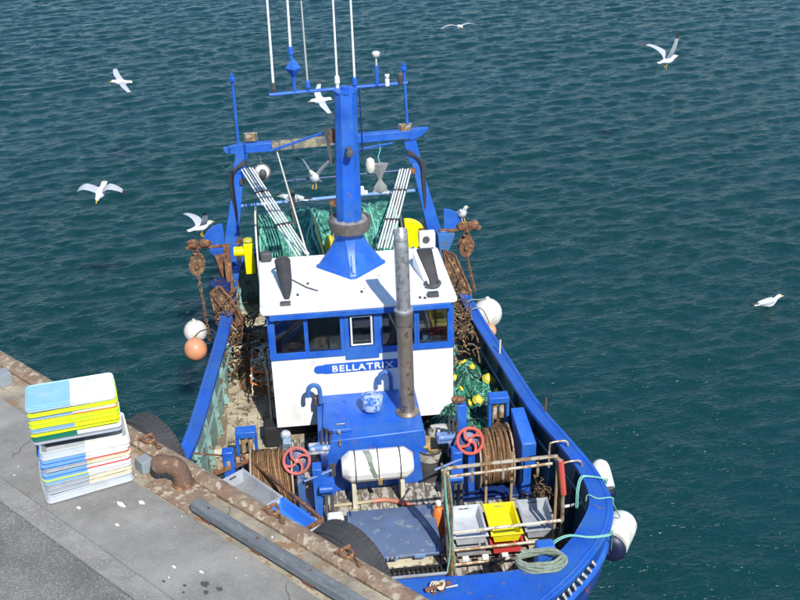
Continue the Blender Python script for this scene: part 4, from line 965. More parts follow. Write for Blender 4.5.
tangle('shell_litter', 'pale scraps of net and floats heaped left of the wheelhouse corner', 'litter', (-1.22, -2.55, 1.32), (.11, .28, .08), 60, [cream, whitep, orange, sackm], (.010, .018, .026), 14)
# rolled lumps on the roof edge? none

# ---- green net heap on the right deck
gn = thing('heaped_trawl_net', 'green trawl net heaped on the right side deck beside the wheelhouse', 'fishing net', (1.5, -1.4, DZ), BOAT)
def gh(x, y):
    n1 = noise.noise(V((x*3, y*3, 5)))+.5*noise.noise(V((x*7, y*7, 5)))+.3*noise.noise(V((x*17, y*17, 5)))
    ex_ = max(abs((x-1.50)/.62)**3, abs((y+1.45)/1.30)**3); return DZ+max(0, (1-ex_))*.48*(1+.5*n1)
mb = MB(); mb.grid(lambda a, b: (.88+1.18*a+.03*noise.noise(V((a*9, b*14, 1))), -2.75+2.5*b, gh(.88+1.18*a, -2.75+2.5*b)), 80, 150); mb.build('net_heap', net, gn)
rnd = random.Random(5)
for nm, m_, n_, rad_ in (('twine', ropeteal, 130, (.004, .006)), ('dark_lines', mat('dark_rope', (.012, .03, .03), .85), 80, (.008, .014)), ('green_mesh', net, 160, (.005, .008))):
    mb = MB()
    for k in range(n_):
        x, y = rnd.uniform(.9, 2.0), rnd.uniform(-2.6, -.3); a = rnd.uniform(0, 6.28); pts = []
        for j in range(10):
            a += rnd.gauss(0, .35); x += .06*math.cos(a); y += .06*math.sin(a); x = min(max(x, .9), 2.03)
            if nm == 'green_mesh' and j > 6: break
            pts.append((x, y, gh(x, y)+.012+.012*abs(math.sin(j+k))))
        mb.tube(pts, rnd.choice(rad_), 4)
    mb.build(nm, m_, gn, kind='stuff')
fl = [((1.56, -2.01), .125, 'yellow net float at the far end of the green net against the wheelhouse'), ((1.80, -1.50), .12, 'bright yellow net float in the middle of the green net'), ((1.60, -1.13), .12, 'yellow net float nearest the winch on the green net'),
      ((1.36, -1.65), .07, 'small yellow float half buried beside the white wall'), ((1.40, -1.40), .085, 'pale yellow float half buried left in the green net'), ((1.97, -1.78), .10, 'shaded yellow float tucked under the right bulwark'),
      ((1.96, -1.17), .09, 'yellow float beside the blue wire guide top'), ((1.62, -1.72), .06, 'small yellow float sunk in the net between two larger ones'), ((1.47, -1.10), .06, 'small yellow float low in the net beside the wheelhouse corner'), ((1.90, -1.36), .065, 'small yellow float between two bigger ones by the bulwark')]
for i, ((x, y), r, lab) in enumerate(fl):
    r *= .62
    th = thing('net_float', lab, 'float', (x, y, gh(x, y)), BOAT, 'yellow floats on the green net')
    c = (x, y, gh(x, y)+r*.55); mb = MB(); mb.ball(c, r, n=18); mb.build('float_shell', mat('float_yellow', (.72, .60, .05), .5, var=.1, dirt=(.45, .40, .10), damt=.5, dscale=9), th)
    mb = MB(); mb.torus(c, (.3, .5, 1), r*1.0, .008, 20, 5); mb.build('moulding_seam', mat('seam_yellow', (.62, .52, .02), .5), th)
    mb = MB(); mb.cyl((c[0], c[1], c[2]+r*.9), (c[0]+.01, c[1], c[2]+r*1.12), .02, n=8); mb.build('lug', yellow, th)
mb = MB(); mb.box((1.42, -2.62, 1.34), (.22, .26, .14)); tag(mb.build('plastic_box', mat('turquoise_plastic', (.10, .42, .42), .5), None, BOAT, bevel=.01), 'turquoise plastic box between wheelhouse and net', 'box')
mb = MB(); mb.box((1.38, -2.95, 1.40), (.22, .2, .16)); tag(mb.build('plastic_box', bluep, None, BOAT, bevel=.01), 'pale blue plastic box behind the turquoise one by the wheelhouse', 'box')

# ---- winches
def winch(dx0, dx1, dv, dz, posts, whc, gx, gv, gz, s_, gtop):
    W_ = MB(); W_.box(((dx0+dx1)/2, dv, DZ+.03), (abs(dx1-dx0)+.5, .7, .05)); W_ = W_.build('winch', navy, TR, bevel=.01)
    r = .34
    mb = MB(); n_ = 20
    for k in range(n_):
        x = dx0+.03+(dx1-dx0-.06)*k/(n_-1); rr = r+.035*noise.noise(V((k*.9, s_*3, 0)))
        mb.mi = k % 3; pts = [(min(dx1-.02, max(dx0+.02, x+.008*math.sin(a*2+k)+(-.05 if s_ < 0 else .015*math.sin(k*2.3))*math.sin(a))), dv+rr*math.cos(a), dz+rr*math.sin(a)) for a in np.linspace(0, 2*PI, 29)[:-1]]; mb.tube(pts, .0115, 6, closed=True)
    mb.build('wire_coil', [wire, mat('bright_wire', (.30, .17, .075), .7, var=.4, vscale=25, bump=.5), mat('brown_wire', (.17, .09, .04), .75, var=.4, vscale=25, bump=.5)], W_, kind='stuff')
    mb = MB(); mb.cyl((dx0, dv, dz), (dx1, dv, dz), r-.02, n=28); mb.build('drum_core', mat('dark_wire', (.06, .035, .018), .8), W_)
    for x in (dx0-.012, dx1+.012):
        mb = MB(); mb.lathe((x-.01, dv, dz), (1, 0, 0), [(0, .40), (.02, .40)], 32); mb.build('drum_flange', mat('worn_flange', (.36, .27, .19), .6, wear=RU, wamt=.4), W_)
    mb = MB(); mb.tube([(dx0-.15, dv, dz), (dx1+.15, dv, dz)], .04, 10); mb.build('drum_shaft', rust, W_)
    for (x, v, zt2, w2, m_) in posts:
        mb = MB(); mb.box((x, v, (DZ+zt2)/2), (w2, .16, zt2-DZ)); P = mb.build('winch_post', m_, W_, bevel=.01)
    # handwheel
    c = V(whc); axd = V((0, .82, .57)).normalized(); x_, y_, d_ = MB().ax(axd)
    mb = MB(); mb.torus(c, axd, .155, .020, 30, 8)
    for k in range(4):
        a0 = PI/2*k+.4; pts = []
        for t in np.linspace(0, 1, 7):
            a = a0+.9*t; rr = .03+.125*t; pts.append(c+(x_*math.cos(a)+y_*math.sin(a))*rr)
        mb.tube(pts, .018, 6)
    mb.lathe(c-d_*.02, d_, [(0, .035), (.05, .03), (.055, .015)], 12); mb.build('handwheel', red if s_ > 0 else mat('pink_faded_red', (.46, .12, .11), .5, var=.2, wear=(.3, .16, .13), wamt=.3, wscale=14), W_)
    mb = MB(); mb.lathe(c-d_*.16, d_, [(0, .125), (.05, .13), (.06, .10)], 20); mb.build('dark_backing_disc', navy, W_)  # navy disc added behind the handwheel as its dark background
    mb = MB(); mb.tube([c-d_*.02, c-d_*.42], .022, 8); mb.build('wheel_spindle', steel, W_)
    # wire guide frame
    G = MB(); G.box((gx, gv, gz), (.26, .16, .09)); G = G.build('wire_guide', blue, W_, bevel=.008)
    for dx in (-.115, .115):
        mb = MB(); mb.bar((gx+dx, gv, gz-.045), (gx+dx, gv+.02, DZ+.02), .035, .13, (0, 1, 0)); mb.build('guide_leg', blue, W_, bevel=.004)
    mb = MB()
    for dx in (-.045, .045): mb.cyl((gx+dx, gv, gz-.05), (gx+dx, gv, gz-.62), .032, n=10)
    mb.build('guide_roller', mat('roller', (.30, .20, .10), .5, wear=(.5, .48, .4), wamt=.4), W_)
    mb = MB()
    for k in range(7):
        x = dx0+(dx1-dx0)*(.1+.12*k); x = dx0+(dx1-dx0)*(.04+.07*k if gx < dx0 else .96-.07*k); mb.tube([(gx-.05+.016*k, gv+.03, gz-.30), (x, dv-.20, dz+r*.86), (x, dv-.02, dz+r+.012)], .009, 5)
    mb.build('lead_wires', wire, W_)
    return W_
WL = winch(-1.42, -.95, .12, 1.28, [(-.64, .42, 1.62, .115, blue), (-.84, .36, 1.50, .09, mat('scuffed_post', (.05, .12, .30), .5, wear=(.25, .28, .32), wamt=.4)), ], (-.875, .34, 1.66), -1.50, -.42, 1.62, -1, None)
WR = winch(1.37, 1.76, .12, 1.33, [(1.07, .38, 1.66, .125, blue), (1.25, .34, 1.58, .085, blue)], (1.24, .36, 1.75), 1.735, -.42, 1.83, 1, None)
for W_, x, s_ in ((WL, -.58, 1), (WR, 1.0, -1)):
    mb = MB(); mb.cyl((x, .05, 1.52), (x+.09, .05, 1.52), .17, n=24); mb.build('brake_disk', navy, W_)
    mb = MB(); mb.tube([(x-.22, .52, 1.48), (x+.12, .45, 1.56)], .016, 6); mb.build('brake_lever', mat('worn_lever', (.15, .22, .42), .4), W_)
    mb = MB(); mb.box((x+.06, .46, 1.33), (.16, .18, .16)); mb.cyl((x-.05, .58, 1.38), (x+.12, .58, 1.38), .05, n=12); mb.build('hydraulic_motor', blue, W_, bevel=.01)
    mb = MB(); mb.box((x-.02, .12, 1.66), (.24, .16, .07)); mb.cyl((x-.13, .18, 1.70), (x+.12, .18, 1.70), .035, n=10); mb.build('valve_block', mat('valve_paint', (.12, .22, .45), .45, wear=(.5, .5, .5), wamt=.5), W_, bevel=.008)
    for k in range(3):
        mb = MB(); mb.tube(spline([(x+.02+.05*k, .1, 1.70), (x+.05+.05*k, -.05, 1.84-.03*k), (x+.10+.03*k, -.12, 1.6), (x+.12+.02*k, .1, 1.2)], 5), .014, 6); mb.build('hydraulic_hose', black, W_)
    for k in range(2):
        mb = MB(); mb.cyl((x+.02+.07*k, .60, DZ+.02), (x+.03+.07*k, .55, 1.28), .022, n=8); mb.build('feed_pipe', darkgrey, W_)
    mb = MB(); mb.tube([(x-s_*.15+.0, .22, 1.2), (x-.45*s_, .15, 1.05)], .03, 8); mb.build('cross_shaft', steel, W_)
mb = MB(); mb.bar((-1.02, -.18, 1.30), (-.98, -.02, 1.72), .10, .10); mb.ball((-.99, -.10, 1.74), .07, n=12); mb.build('clutch_lever_box', mat('valve_paint2', (.22, .30, .42), .45, wear=(.55, .55, .5), wamt=.5), WL, bevel=.01)
mb = MB(); mb.bar((1.22, -.15, 1.5), (1.22, -.22, 1.92), .12, .12); mb.build('clutch_housing', blue, WR, bevel=.01)
mb = MB(); mb.ball((1.19, -.24, 1.97), .07, (1.3, 1, .7), 10, .3); mb.build('clutch_cap', rust, WR)
mb = MB(); mb.tube([(-1.30, -.35, 1.13), (-.72, -.42, 1.20)], .035, 8); mb.build('transfer_shaft', mat('shaft_grey', (.42, .42, .36), .4, .3), WL)
mb = MB(); mb.tube([(-1.0, -.38, 1.17), (-.72, -.42, 1.20)], .045, 8); mb.build('shaft_sleeve', black, WL)
# heavy blue leaning post right of the winch
mb = MB(); mb.hexa([(1.88, .40, DZ), (2.00, .40, DZ), (2.00, .26, DZ), (1.88, .26, DZ)], [(1.88, .40, 1.50), (2.01, .40, 1.50), (2.01, .24, 1.50), (1.88, .24, 1.50)]); BP = mb.build('fairlead_post', blue, TR, bevel=.01)
mb = MB(); mb.hexa([(1.87, .43, 1.34), (2.05, .43, 1.34), (2.03, .10, 1.34), (1.85, .10, 1.34)], [(1.87, .43, 1.68), (2.05, .43, 1.68), (1.99, -.06, 1.90), (1.82, -.06, 1.90)]); mb.build('post_head', blue, BP, bevel=.01)
mb = MB(); mb.box((-1.69, .22, 1.36), (.14, .13, .92)); mb.build('fairlead_post', blue, TR, bevel=.02)

# ---- liferaft canister
lr = thing('liferaft_canister', 'white liferaft canister strapped in front of the blue casing', 'liferaft', (.11, .25, 1.0), BOAT)
LZ, LV = 1.44, .25
mb = MB(); mb.lathe((-.335, LV, LZ), (1, 0, .0), [(0, .12), (.015, .135), (.09, .190), (.10, .196), (.42, .196), (.424, .203), (.452, .203), (.456, .196), (.78, .196), (.79, .190), (.865, .135), (.88, .12)], 14); mb.build('canister_shell', whitep, lr, sharp=20)
for x in (-.17, .11, .38):
    mb = MB(); mb.tube([(x, LV+.203*math.cos(a), LZ+.203*math.sin(a)) for a in np.linspace(0, 2*PI, 25)[:-1]], .007, 4, closed=True); mb.build('strap', darkgrey, lr)
mb = MB(); mb.box((.12, LV+.20, LZ-.12), (.05, .03, .07)); mb.build('strap_release', mat('brass', (.5, .36, .1), .4, .6), lr)
for x in (-.2, .40):
    mb = MB(); mb.box((x, LV, 1.07), (.05, .28, .34)); mb.build('cradle_foot', creamp, lr)
mb = MB()
for k in range(4): mb.tube(spline([(-.06+.02*k, LV-.02, LZ+.203), (-.03+.02*k, LV+.08, LZ+.19), (-.01+.015*k, LV+.15, LZ+.14), (.01+.015*k, LV+.195, LZ+.06), (.06+.01*k, LV+.205, LZ-.04)], 4), .006, 5)
mb.build('lanyard', ropegrey, lr)

# bucket, sack, hose, jug, box
bk = thing('deck_bucket', 'dark bucket filled with tan netting beside the casing corner', 'bucket', (.80, -.12, DZ), BOAT)
mb = MB(); mb.lathe((.80, -.12, DZ), (0, 0, 1), [(0, .135), (.46, .165), (.48, .172), (.48, .158), (.40, .15)], 22); mb.build('bucket_shell', darkgrey, bk)
mb = MB(); mb.lathe((.80, -.12, DZ), (0, 0, 1), [(.33, .157), (.33, .166), (.44, .172), (.44, .166)], 22); mb.build('pale_band', sackm, bk)
mb = MB(); mb.ball((.82, -.14, DZ+.50), .15, (1.05, .9, .62), 20, .35, 3); mb.build('net_wad', tannet, bk)
mb = MB(); mb.ball((1.0, -.50, 1.18), .25, (.95, .75, .95), 24, .3, 8); tag(mb.build('soiled_sack', sackm, None, BOAT), 'soiled pale sack between the casing and the right winch', 'sack')
mb = MB(); mb.ball((.93, -.25, 1.30), .15, (1.3, .7, .6), 20, .4, 5); tag(mb.build('bundled_net', tannet, None, BOAT), 'bundle of tan netting lying over the sack and bucket', 'net')
hs = thing('deck_hose', 'beige and red hose lying across the foredeck before the liferaft', 'hose', (.1, .45, DZ), BOAT)
mb = MB(); mb.tube(spline([(-.60, .34, .93), (-.40, .33, .93), (-.15, .32, .93), (.02, .32, .94)], 5), .020, 8); mb.build('beige_length', mat('beige_hose', (.42, .36, .24), .5), hs)
mb = MB(); mb.tube(spline([(.02, .32, .94), (.20, .33, .945), (.40, .42, .945), (.56, .55, .95), (.66, .68, .96), (.72, .80, .97)], 6), .028, 9); mb.build('red_length', mat('faded_hose', (.55, .17, .11), .5, var=.2, dirt=(.4, .2, .14), damt=.5), hs)
mb = MB(); mb.box((-.46, .92, DZ+.16), (.20, .24, .32)); wb = mb.build('jerrycan', whitep, None, BOAT, bevel=.03); tag(wb, 'white plastic jerrycan beside the left winch', 'jerrycan')
jg = thing('orange_jug', 'orange plastic container standing by the left end of the fence', 'container', (.76, .98, DZ), BOAT)
mb = MB(); mb.lathe((.76, .98, DZ+.002), (0, 0, 1), [(0, .07), (.30, .072), (.36, .05), (.38, .03), (.42, .03)], 14); mb.build('jug_body', orange, jg)
mb = MB(); mb.cyl((.76, .98, DZ+.42), (.76, .98, DZ+.46), .035, n=10); mb.build('jug_cap', whitep, jg)
# pile of orange waste right side
tangle('orange_rope', 'orange and brown rope bundle behind the right crates', 'rope', (2.03, .90, 1.12), (.03, .10, .14), 34, [netbrown, mat('dull_orange_rope', (.40, .17, .05), .8), netbrown, ropeyel, wire, ropeteal], (.010, .016, .024), 21)

# ---- fore hatch
fh = MB(); fh.box((.19, 1.17, .99), (.86, .70, .19)); FH = fh.build('fore_hatch', creamp, TR, bevel=.012)
mb = MB()
def lid(a, b): return (-.34+1.06*a-.0, .72+.86*b, 1.115+.05*math.sin(PI*b))
top = [[(-.32+.0, y, 1.11+.05*math.sin(PI*(y-.70)/.88)) for y in np.linspace(.70, 1.58, 9)], [(.72, y, 1.11+.05*math.sin(PI*(y-.70)/.88)) for y in np.linspace(.70, 1.58, 9)]]
poly = top[0]+[(-.32, 1.58, 1.07), (-.32, .70, 1.07)]
mb.prism(poly, (1.04, 0, 0)); mb.build('hatch_lid', bluegrey, FH, bevel=.008)
for x in (-.18, .14, .46):
    mb = MB(); mb.box((x, 1.592, 1.09), (.13, .02, .045)); mb.build('lid_latch', mat('latch_blue', (.16, .28, .50), .5), FH, bevel=.004)
mb = MB(); mb.tube([(.12, 1.59, 1.12), (.12, 1.66, 1.14), (.17, 1.66, 1.14), (.17, 1.59, 1.12)], .008, 5); mb.build('lid_handle', rust, FH)
for x in (-.28, .66):
    mb = MB(); mb.bar((x, .72, 1.125), (x, 1.58, 1.125), .02, .012, (0, 0, 1)); mb.build('lid_edge', navy, FH)
mb = MB(); mb.box((.40, 2.18, .985), (.62, .56, .16)); mb.build('chain_locker', mat('locker_blue', (.015, .07, .30), .4, wear=(.2, .25, .3), wamt=.25), TR, bevel=.012)
mb = MB(); mb.box((.40, 1.885, 1.07), (.64, .025, .02)); mb.build('locker_strip', greyp, TR)
mb = MB()
for k in range(34): mb.box((-.30+.055*k if k < 20 else .86+.055*(k-20), (1.76 if k < 20 else 2.2), DZ+.05), (.022, .20 if k < 20 else .62, .06))
mb.box((.245, 1.62, DZ+.04), (1.15, .02, .05)); mb.box((.245, 1.86-.03, DZ+.04), (1.15, .02, .05)); mb.box((1.22, 1.90, DZ+.04), (.80, .02, .05))
mb.build('deck_grating', dark, TR, kind='stuff')
mb = MB(); mb.box((1.22, 2.2, DZ+.008), (.82, .64, .006)); mb.build('drain_plate', black, TR)
# cleat with rope at the bow edge
cl = thing('bow_cleat', 'rusty horned cleat with cord on the blue bow deck', 'cleat', (.42, 3.38, 2.19), BOAT)
mb = MB(); mb.tube([(.30, 3.40, 2.24), (.55, 3.34, 2.25)], .022, 8); mb.cyl((.38, 3.38, 2.18), (.39, 3.38, 2.25), .03, n=8); mb.cyl((.46, 3.36, 2.18), (.46, 3.36, 2.25), .03, n=8); mb.build('cleat_horns', rust, cl)
mb = MB(); [mb.tube(spline([(.33+.03*k, 3.41, 2.22), (.38+.02*k, 3.33, 2.275), (.44+.01*k, 3.41, 2.24), (.49, 3.32+.01*k, 2.27), (.40, 3.30, 2.21)], 5), .007, 5) for k in range(3)]; mb.tube([(.50, 3.36, 2.21), (.62, 3.34, 2.21)], .008, 5); mb.build('cord', cream, cl)
# bow post with rope coil
mb = MB(); mb.box((1.58, 2.86, 1.56), (.19, .15, 1.30)); mb.build('bow_post', blue, TR, bevel=.025)
rc = MB(); pts = []
for k in range(150):
    a = k/150*2*PI*6; lay = k//50; t = (k % 50)/50
    rx = .245-.02*math.sin(k*.21)-.010*lay; ry = .125-.008*lay
    pts.append((1.49+rx*math.cos(a), 3.06+ry*math.sin(a)+.02*math.cos(a*.5), 2.135+.014*(k/25)+.008*math.sin(k*1.3)))
rc.tube(pts, .017, 7); rco = rc.build('coiled_rope', ropegrey, None, BOAT); tag(rco, 'grey green mooring rope coiled round the blue bow post', 'rope')

# staples and pins on the cap rail
for (u, v, du) in ((2.19, 1.02, .11), (2.25, 1.42, .11)):
    mb = MB(); mb.tube(spline([(u-.13, v, 1.75), (u-.13, v, 2.04), (u-.10, v-.01, 2.09), (u+.06, v-.02, 2.09), (u+.09, v, 2.03)], 4), .012, 6); mb.build('rail_staple', steel, TR)
for u, v, z_ in ((1.96, -1.50, 1.84), (2.20, .20, 1.96)):
    mb = MB(); mb.tube([(u, v, z_), (u+.01, v-.02, z_+.20)], .012, 6); mb.build('thole_pin', cream if v < 0 else rust, TR)
mb = MB(); mb.tube([(2.08, 1.72, 1.72), (2.30, 1.70, 1.73)], .016, 7); mb.build('tie_bar', whitep, TR)

# ---- fence in front of the crates
fe = MB(); fv = 1.78
fe.tube(spline([(.70, fv, 2.02), (.72, fv, 2.36), (.76, fv, 2.42), (.86, fv, 2.43), (1.85, fv, 2.46), (1.93, fv, 2.44), (1.985, fv, 2.38), (2.03, fv, 2.05), (2.05, fv, 1.2)], 5), .022, 8)
FE = fe.build('crate_fence', steel, TR)
for pts, r, m_ in (([(.70, fv, 2.31), (1.90, fv-.0, 2.37)], .018, steel), ([(.80, fv, 1.54), (2.04, fv, 1.58)], .018, mat('chalky_tube', (.58, .56, .48), .6, wear=(.3, .2, .1), wamt=.4, wscale=9)), ([(.79, fv, 1.29), (2.02, fv, 1.31)], .019, steel), ([(.79, fv, 1.08), (1.80, fv, 1.11)], .019, steel), ([(1.06, fv, 1.05), (1.06, fv, 2.38)], .0, steel)):
    if r: mb = MB(); mb.tube(pts, r, 7); mb.build('fence_rail', m_, FE)
for (x, v, z1_, m_) in ((.70, fv, 2.40, pipebrown), (.76, fv-.03, 2.36, ropeyel), (.80, fv, 1.60, steel), (1.30, 1.12, 2.06, woodb), (1.60, 1.12, 2.08, woodb), (1.97, fv-.05, 2.36, woodb), (2.05, fv, 1.60, rust), (2.02, fv-.12, 2.30, rust)):
    mb = MB(); mb.tube([(x+(.07 if x < .79 else 0), v, DZ+.05), (x, v, z1_)], .017, 7); mb.build('fence_post', m_, FE)
for x in (1.02, 1.36, 1.74):
    mb = MB(); mb.tube([(x, fv, 2.40), (x, fv, 2.22)], .016, 7); mb.build('rail_stub', steel, FE)
mb = MB(); mb.tube([(1.99, fv, 2.40), (2.04, fv+.01, 1.95)], .034, 8); mb.build('rail_sleeve', red, FE)
mb = MB(); mb.tube([(.78, 1.14, 2.02), (.70, fv, 2.40)], .016, 7); mb.build('fence_rail', steel, FE)
for k in range(3):
    mb = MB(); mb.tube(spline([(.72+.02*k, fv+.02, 2.35), (.74+.03*k, fv+.03, 1.9), (.78+.01*k, fv+.02, 1.4), (.74+.05*k, fv, .95)], 5), .012, 6); mb.build('hung_line', (ropeteal, rust, ropegrey)[k], FE)
# stand under crates
mb = MB()
for v in (1.15, 1.62): mb.bar((.82, v, 1.085), (2.02, v, 1.085), .04, .04, (0, 0, 1))
for x in (.86, 1.40, 1.98):
    for v in (1.15, 1.62): mb.bar((x, v, DZ), (x, v, 1.064), .04, .04, (0, 1, 0))
mb.build('crate_stand', steel, FE)
for k in range(5):
    mb = MB(); mb.box((.95+.225*k, 1.80, 1.17), (.075, .05, .055)); mb.build('crate_roller', whitep, FE, bevel=.008)

# ---- open fish crates
def tub(name, lab, cat, m_, L, W_, H, frame_mat, group, inner=None, end_m=None, slot=True):
    """upright open crate: floor, sloped walls with grip slots, rim; centred at origin, x across, y along"""
    th = thing(name, lab, cat, (0, 0, 0), WORLD, group); t = .010; tp = min(.035, H*.2)
    inner = inner or m_
    mb = MB(); mb.box((0, 0, .008), (L-2*tp, W_-2*tp, .012)); mb.build('crate_floor', inner, th)
    a = L/2; b = W_/2
    def wall(p0, p1, q0, q1, n_, m2, nm, sl=False):
        """p0,p1 bottom; q0,q1 top; n_ inward"""
        mb = MB(); P0, P1, Q0, Q1 = map(V, (p0, p1, q0, q1)); n_ = V(n_)*t
        f = lambda x, y: (P0*(1-x)+P1*x)*(1-y)+(Q0*(1-x)+Q1*x)*y
        cells = [(0, 1, 0, 1)] if not sl else [(0, 1, 0, .72), (0, .34, .72, .88), (.66, 1, .72, .88), (0, 1, .88, 1)]
        for x0_, x1_, y0_, y1_ in cells:
            A = [f(x0_, y0_), f(x1_, y0_), f(x1_, y1_), f(x0_, y1_)]; mb.hexa(A, [p+n_ for p in A])
        mb.build(nm, m2, th)
    z0_, z1_ = .004, H
    wall((-a+tp, -b+tp, z0_), (a-tp, -b+tp, z0_), (-a, -b, z1_), (a, -b, z1_), (0, 1, 0), end_m or m_, 'end_wall', slot)
    wall((-a+tp, b-tp, z0_), (a-tp, b-tp, z0_), (-a, b, z1_), (a, b, z1_), (0, -1, 0), m_, 'end_wall', slot)
    wall((-a+tp, -b+tp+t, z0_), (-a+tp, b-tp-t, z0_), (-a, -b+t, z1_), (-a, b-t, z1_), (1, 0, 0), m_, 'side_wall')
    wall((a-tp, -b+tp+t, z0_), (a-tp, b-tp-t, z0_), (a, -b+t, z1_), (a, b-t, z1_), (-1, 0, 0), m_, 'side_wall')
    mb = MB(); rw = .022
    for s_ in (-1, 1):
        mb.box((0, s_*(b+rw/2-.004), H), (L+2*rw, rw, .018)); mb.box((s_*(a+rw/2-.004), 0, H), (rw, W_-.004, .018))
    mb.build('crate_rim', m_, th, bevel=.004)
    th.matrix_world = frame_mat; return th
def BM(u, v, z, ang=0, tilt=0): return BOAT @ Matrix.Translation((u, -v, z)) @ Matrix.Rotation(ang, 4, 'Z') @ Matrix.Rotation(tilt, 4, 'X')
gD = 'fish crates behind the foredeck fence'
tub('fish_crate', 'pale grey open fish crate, left one behind the foredeck fence', 'crate', lgrey, .36, .54, .13, BM(1.03, 1.42, 1.26), gD)
tub('fish_crate', 'bright yellow open fish crate in the middle behind the foredeck fence', 'crate', yellow, .33, .54, .13, BM(1.44, 1.43, 1.26), gD)
tub('fish_crate', 'grey open fish crate, right one behind the foredeck fence', 'crate', greyp, .34, .54, .13, BM(1.84, 1.41, 1.26), gD)
tub('fish_crate', 'dark grey fish crate under the pale grey one behind the fence', 'crate', greyp, .36, .54, .13, BM(1.03, 1.44, 1.115), gD)
tub('fish_crate', 'red fish crate under the bright yellow one behind the fence', 'crate', redp, .35, .54, .13, BM(1.445, 1.45, 1.115), gD)
tub('fish_crate', 'cream fish crate under the grey one at the right end', 'crate', cream, .34, .54, .13, BM(1.85, 1.44, 1.115), gD)
# left crates on a rusty rack: long axis runs towards bow and quay
ang = math.atan2(-.68, .52)-PI/2
gL = 'fish crates in the rusty left rack'
tub('fish_crate', 'grey and white open fish crate in the rusty rack behind the quay edge', 'crate', greyp, .32, .74, .15, BM(-1.43, .70, 1.42, ang+PI), gL, end_m=whitep, inner=mat('dark_grey_plastic', (.20, .21, .23), .5, dirt=(.3, .3, .3), damt=.4))
tub('fish_crate', 'bright blue and white open fish crate in the rusty rack', 'crate', bluec, .32, .66, .15, BM(-1.0, 1.20, 1.37, ang+PI), gL, end_m=whitep, inner=bluec)
rk = MB(); rk.bar((-1.86, .36, 1.60), (-1.44, .15, 1.60), .045, .045, (0, 0, 1)); RK = rk.build('crate_rack', rust, TR)
for p, q in (((-1.44, .15, 1.60), (-.62, 1.42, 1.60)), ((-1.44, .15, 1.60), (-1.44, .15, .92)), ((-.62, 1.42, 1.60), (-.62, 1.42, .92)), ((-1.86, .36, 1.60), (-1.86, .36, .92)), ((-1.44, .15, 1.28), (-.62, 1.42, 1.20)), ((-.62, 1.42, 1.60), (-.95, 1.66, 1.60)), ((-1.86, .36, 1.28), (-.95, 1.66, 1.20)), ((-.95, 1.66, 1.60), (-.95, 1.66, .92))):
    mb = MB(); mb.bar(p, q, .035, .035); mb.build('rack_bar', rust, RK)
for k in range(4):
    mb = MB(); u = -1.80+.11*k; mb.box((u, .33-.055*k, 1.66), (.045, .03, .07)); mb.build('rack_peg', mat('peg_tan', (.40, .28, .15), .7), RK, bevel=.006)
mb = MB(); mb.box((-.68, 1.30, 1.28), (.07, .05, .10)); tag(mb.build('lime_bottle', lime, None, BOAT, bevel=.02), 'small lime green container wedged at the rack corner', 'container')

# ---- fenders
def fender(A, B, r, lab, end=mat('fender_navy', (.010, .014, .05), .45), body=mat('scuffed_white', (.74, .73, .68), .45, var=.05, dirt=(.48, .45, .36), damt=.45, dscale=5, wear=(.3, .3, .32), wamt=.1, wscale=9), nm='fender'):
    th = thing(nm, lab, 'fender', A, BOAT, 'cylinder fenders on the right bow'); A, B = V(A), V(B); d = (B-A).normalized(); L = (B-A).length
    prof = [(.00, .03), (.01, r*.45), (.04, r*.78), (.10, r*.96), (.13, r)]
    mb = MB(); mb.lathe(A, d, [(t*L/.5*.5, q) for t, q in prof], 24); mb.build('fender_end', end, th)
    mb = MB(); mb.lathe(A+d*.13, d, [(0, r), (L-.30, r), (L-.22, r*.97), (L-.17, r*.82), (L-.14, r*.5), (L-.13, .04)], 24); mb.build('fender_body', body, th)
    mb = MB(); mb.torus(A-d*.02, d.cross(V((0, 0, 1))), .03, .012, 12, 6); mb.build('eye', end, th)
    return th
fender((2.80, 1.05, 1.22), (2.765, .66, 1.52), .115, 'smaller white cylinder fender with black end, nearer the wheelhouse')
fender((2.51, 2.06, 1.31), (2.85, 1.52, 1.30), .180, 'large white cylinder fender with navy end on the right bow')
# buoys hanging aft
for (u, v, z_, r, m_, lab) in ((-2.30, -3.35, 1.52, .175, MATS['scuffed_white'], 'round white buoy hanging on the left rail'), (-2.28, -2.92, 1.46, .17, salmon, 'round faded orange buoy hanging on the left rail'),
                               (2.11, -3.25, 1.52, .225, MATS['scuffed_white'], 'large round white buoy hanging on the right rail'), (2.09, -2.95, 1.38, .105, salmon, 'faded orange buoy half hidden below the large white one')):
    th = thing('mooring_buoy', lab, 'buoy', (u, v, z_-r), BOAT, 'round buoys over the side')
    mb = MB(); mb.ball((u, v, z_), r, (1, 1, 1.03), 24); mb.build('buoy_ball', m_, th)
    mb = MB(); mb.cyl((u, v, z_+r*.95), (u, v, z_+r*1.2), .035, .028, 12); mb.build('buoy_neck', m_, th)
    mb = MB(); s_ = 1 if u > 0 else -1; mb.tube(spline([(u, v, z_+r*1.15), (u-s_*.12, v, 1.76), (u-s_*.30, v+.02, 1.75), (u-s_*.42, v+.02, 1.4)], 5), .010, 5); mb.build('lanyard', black if s_ < 0 else ropegrey, th)
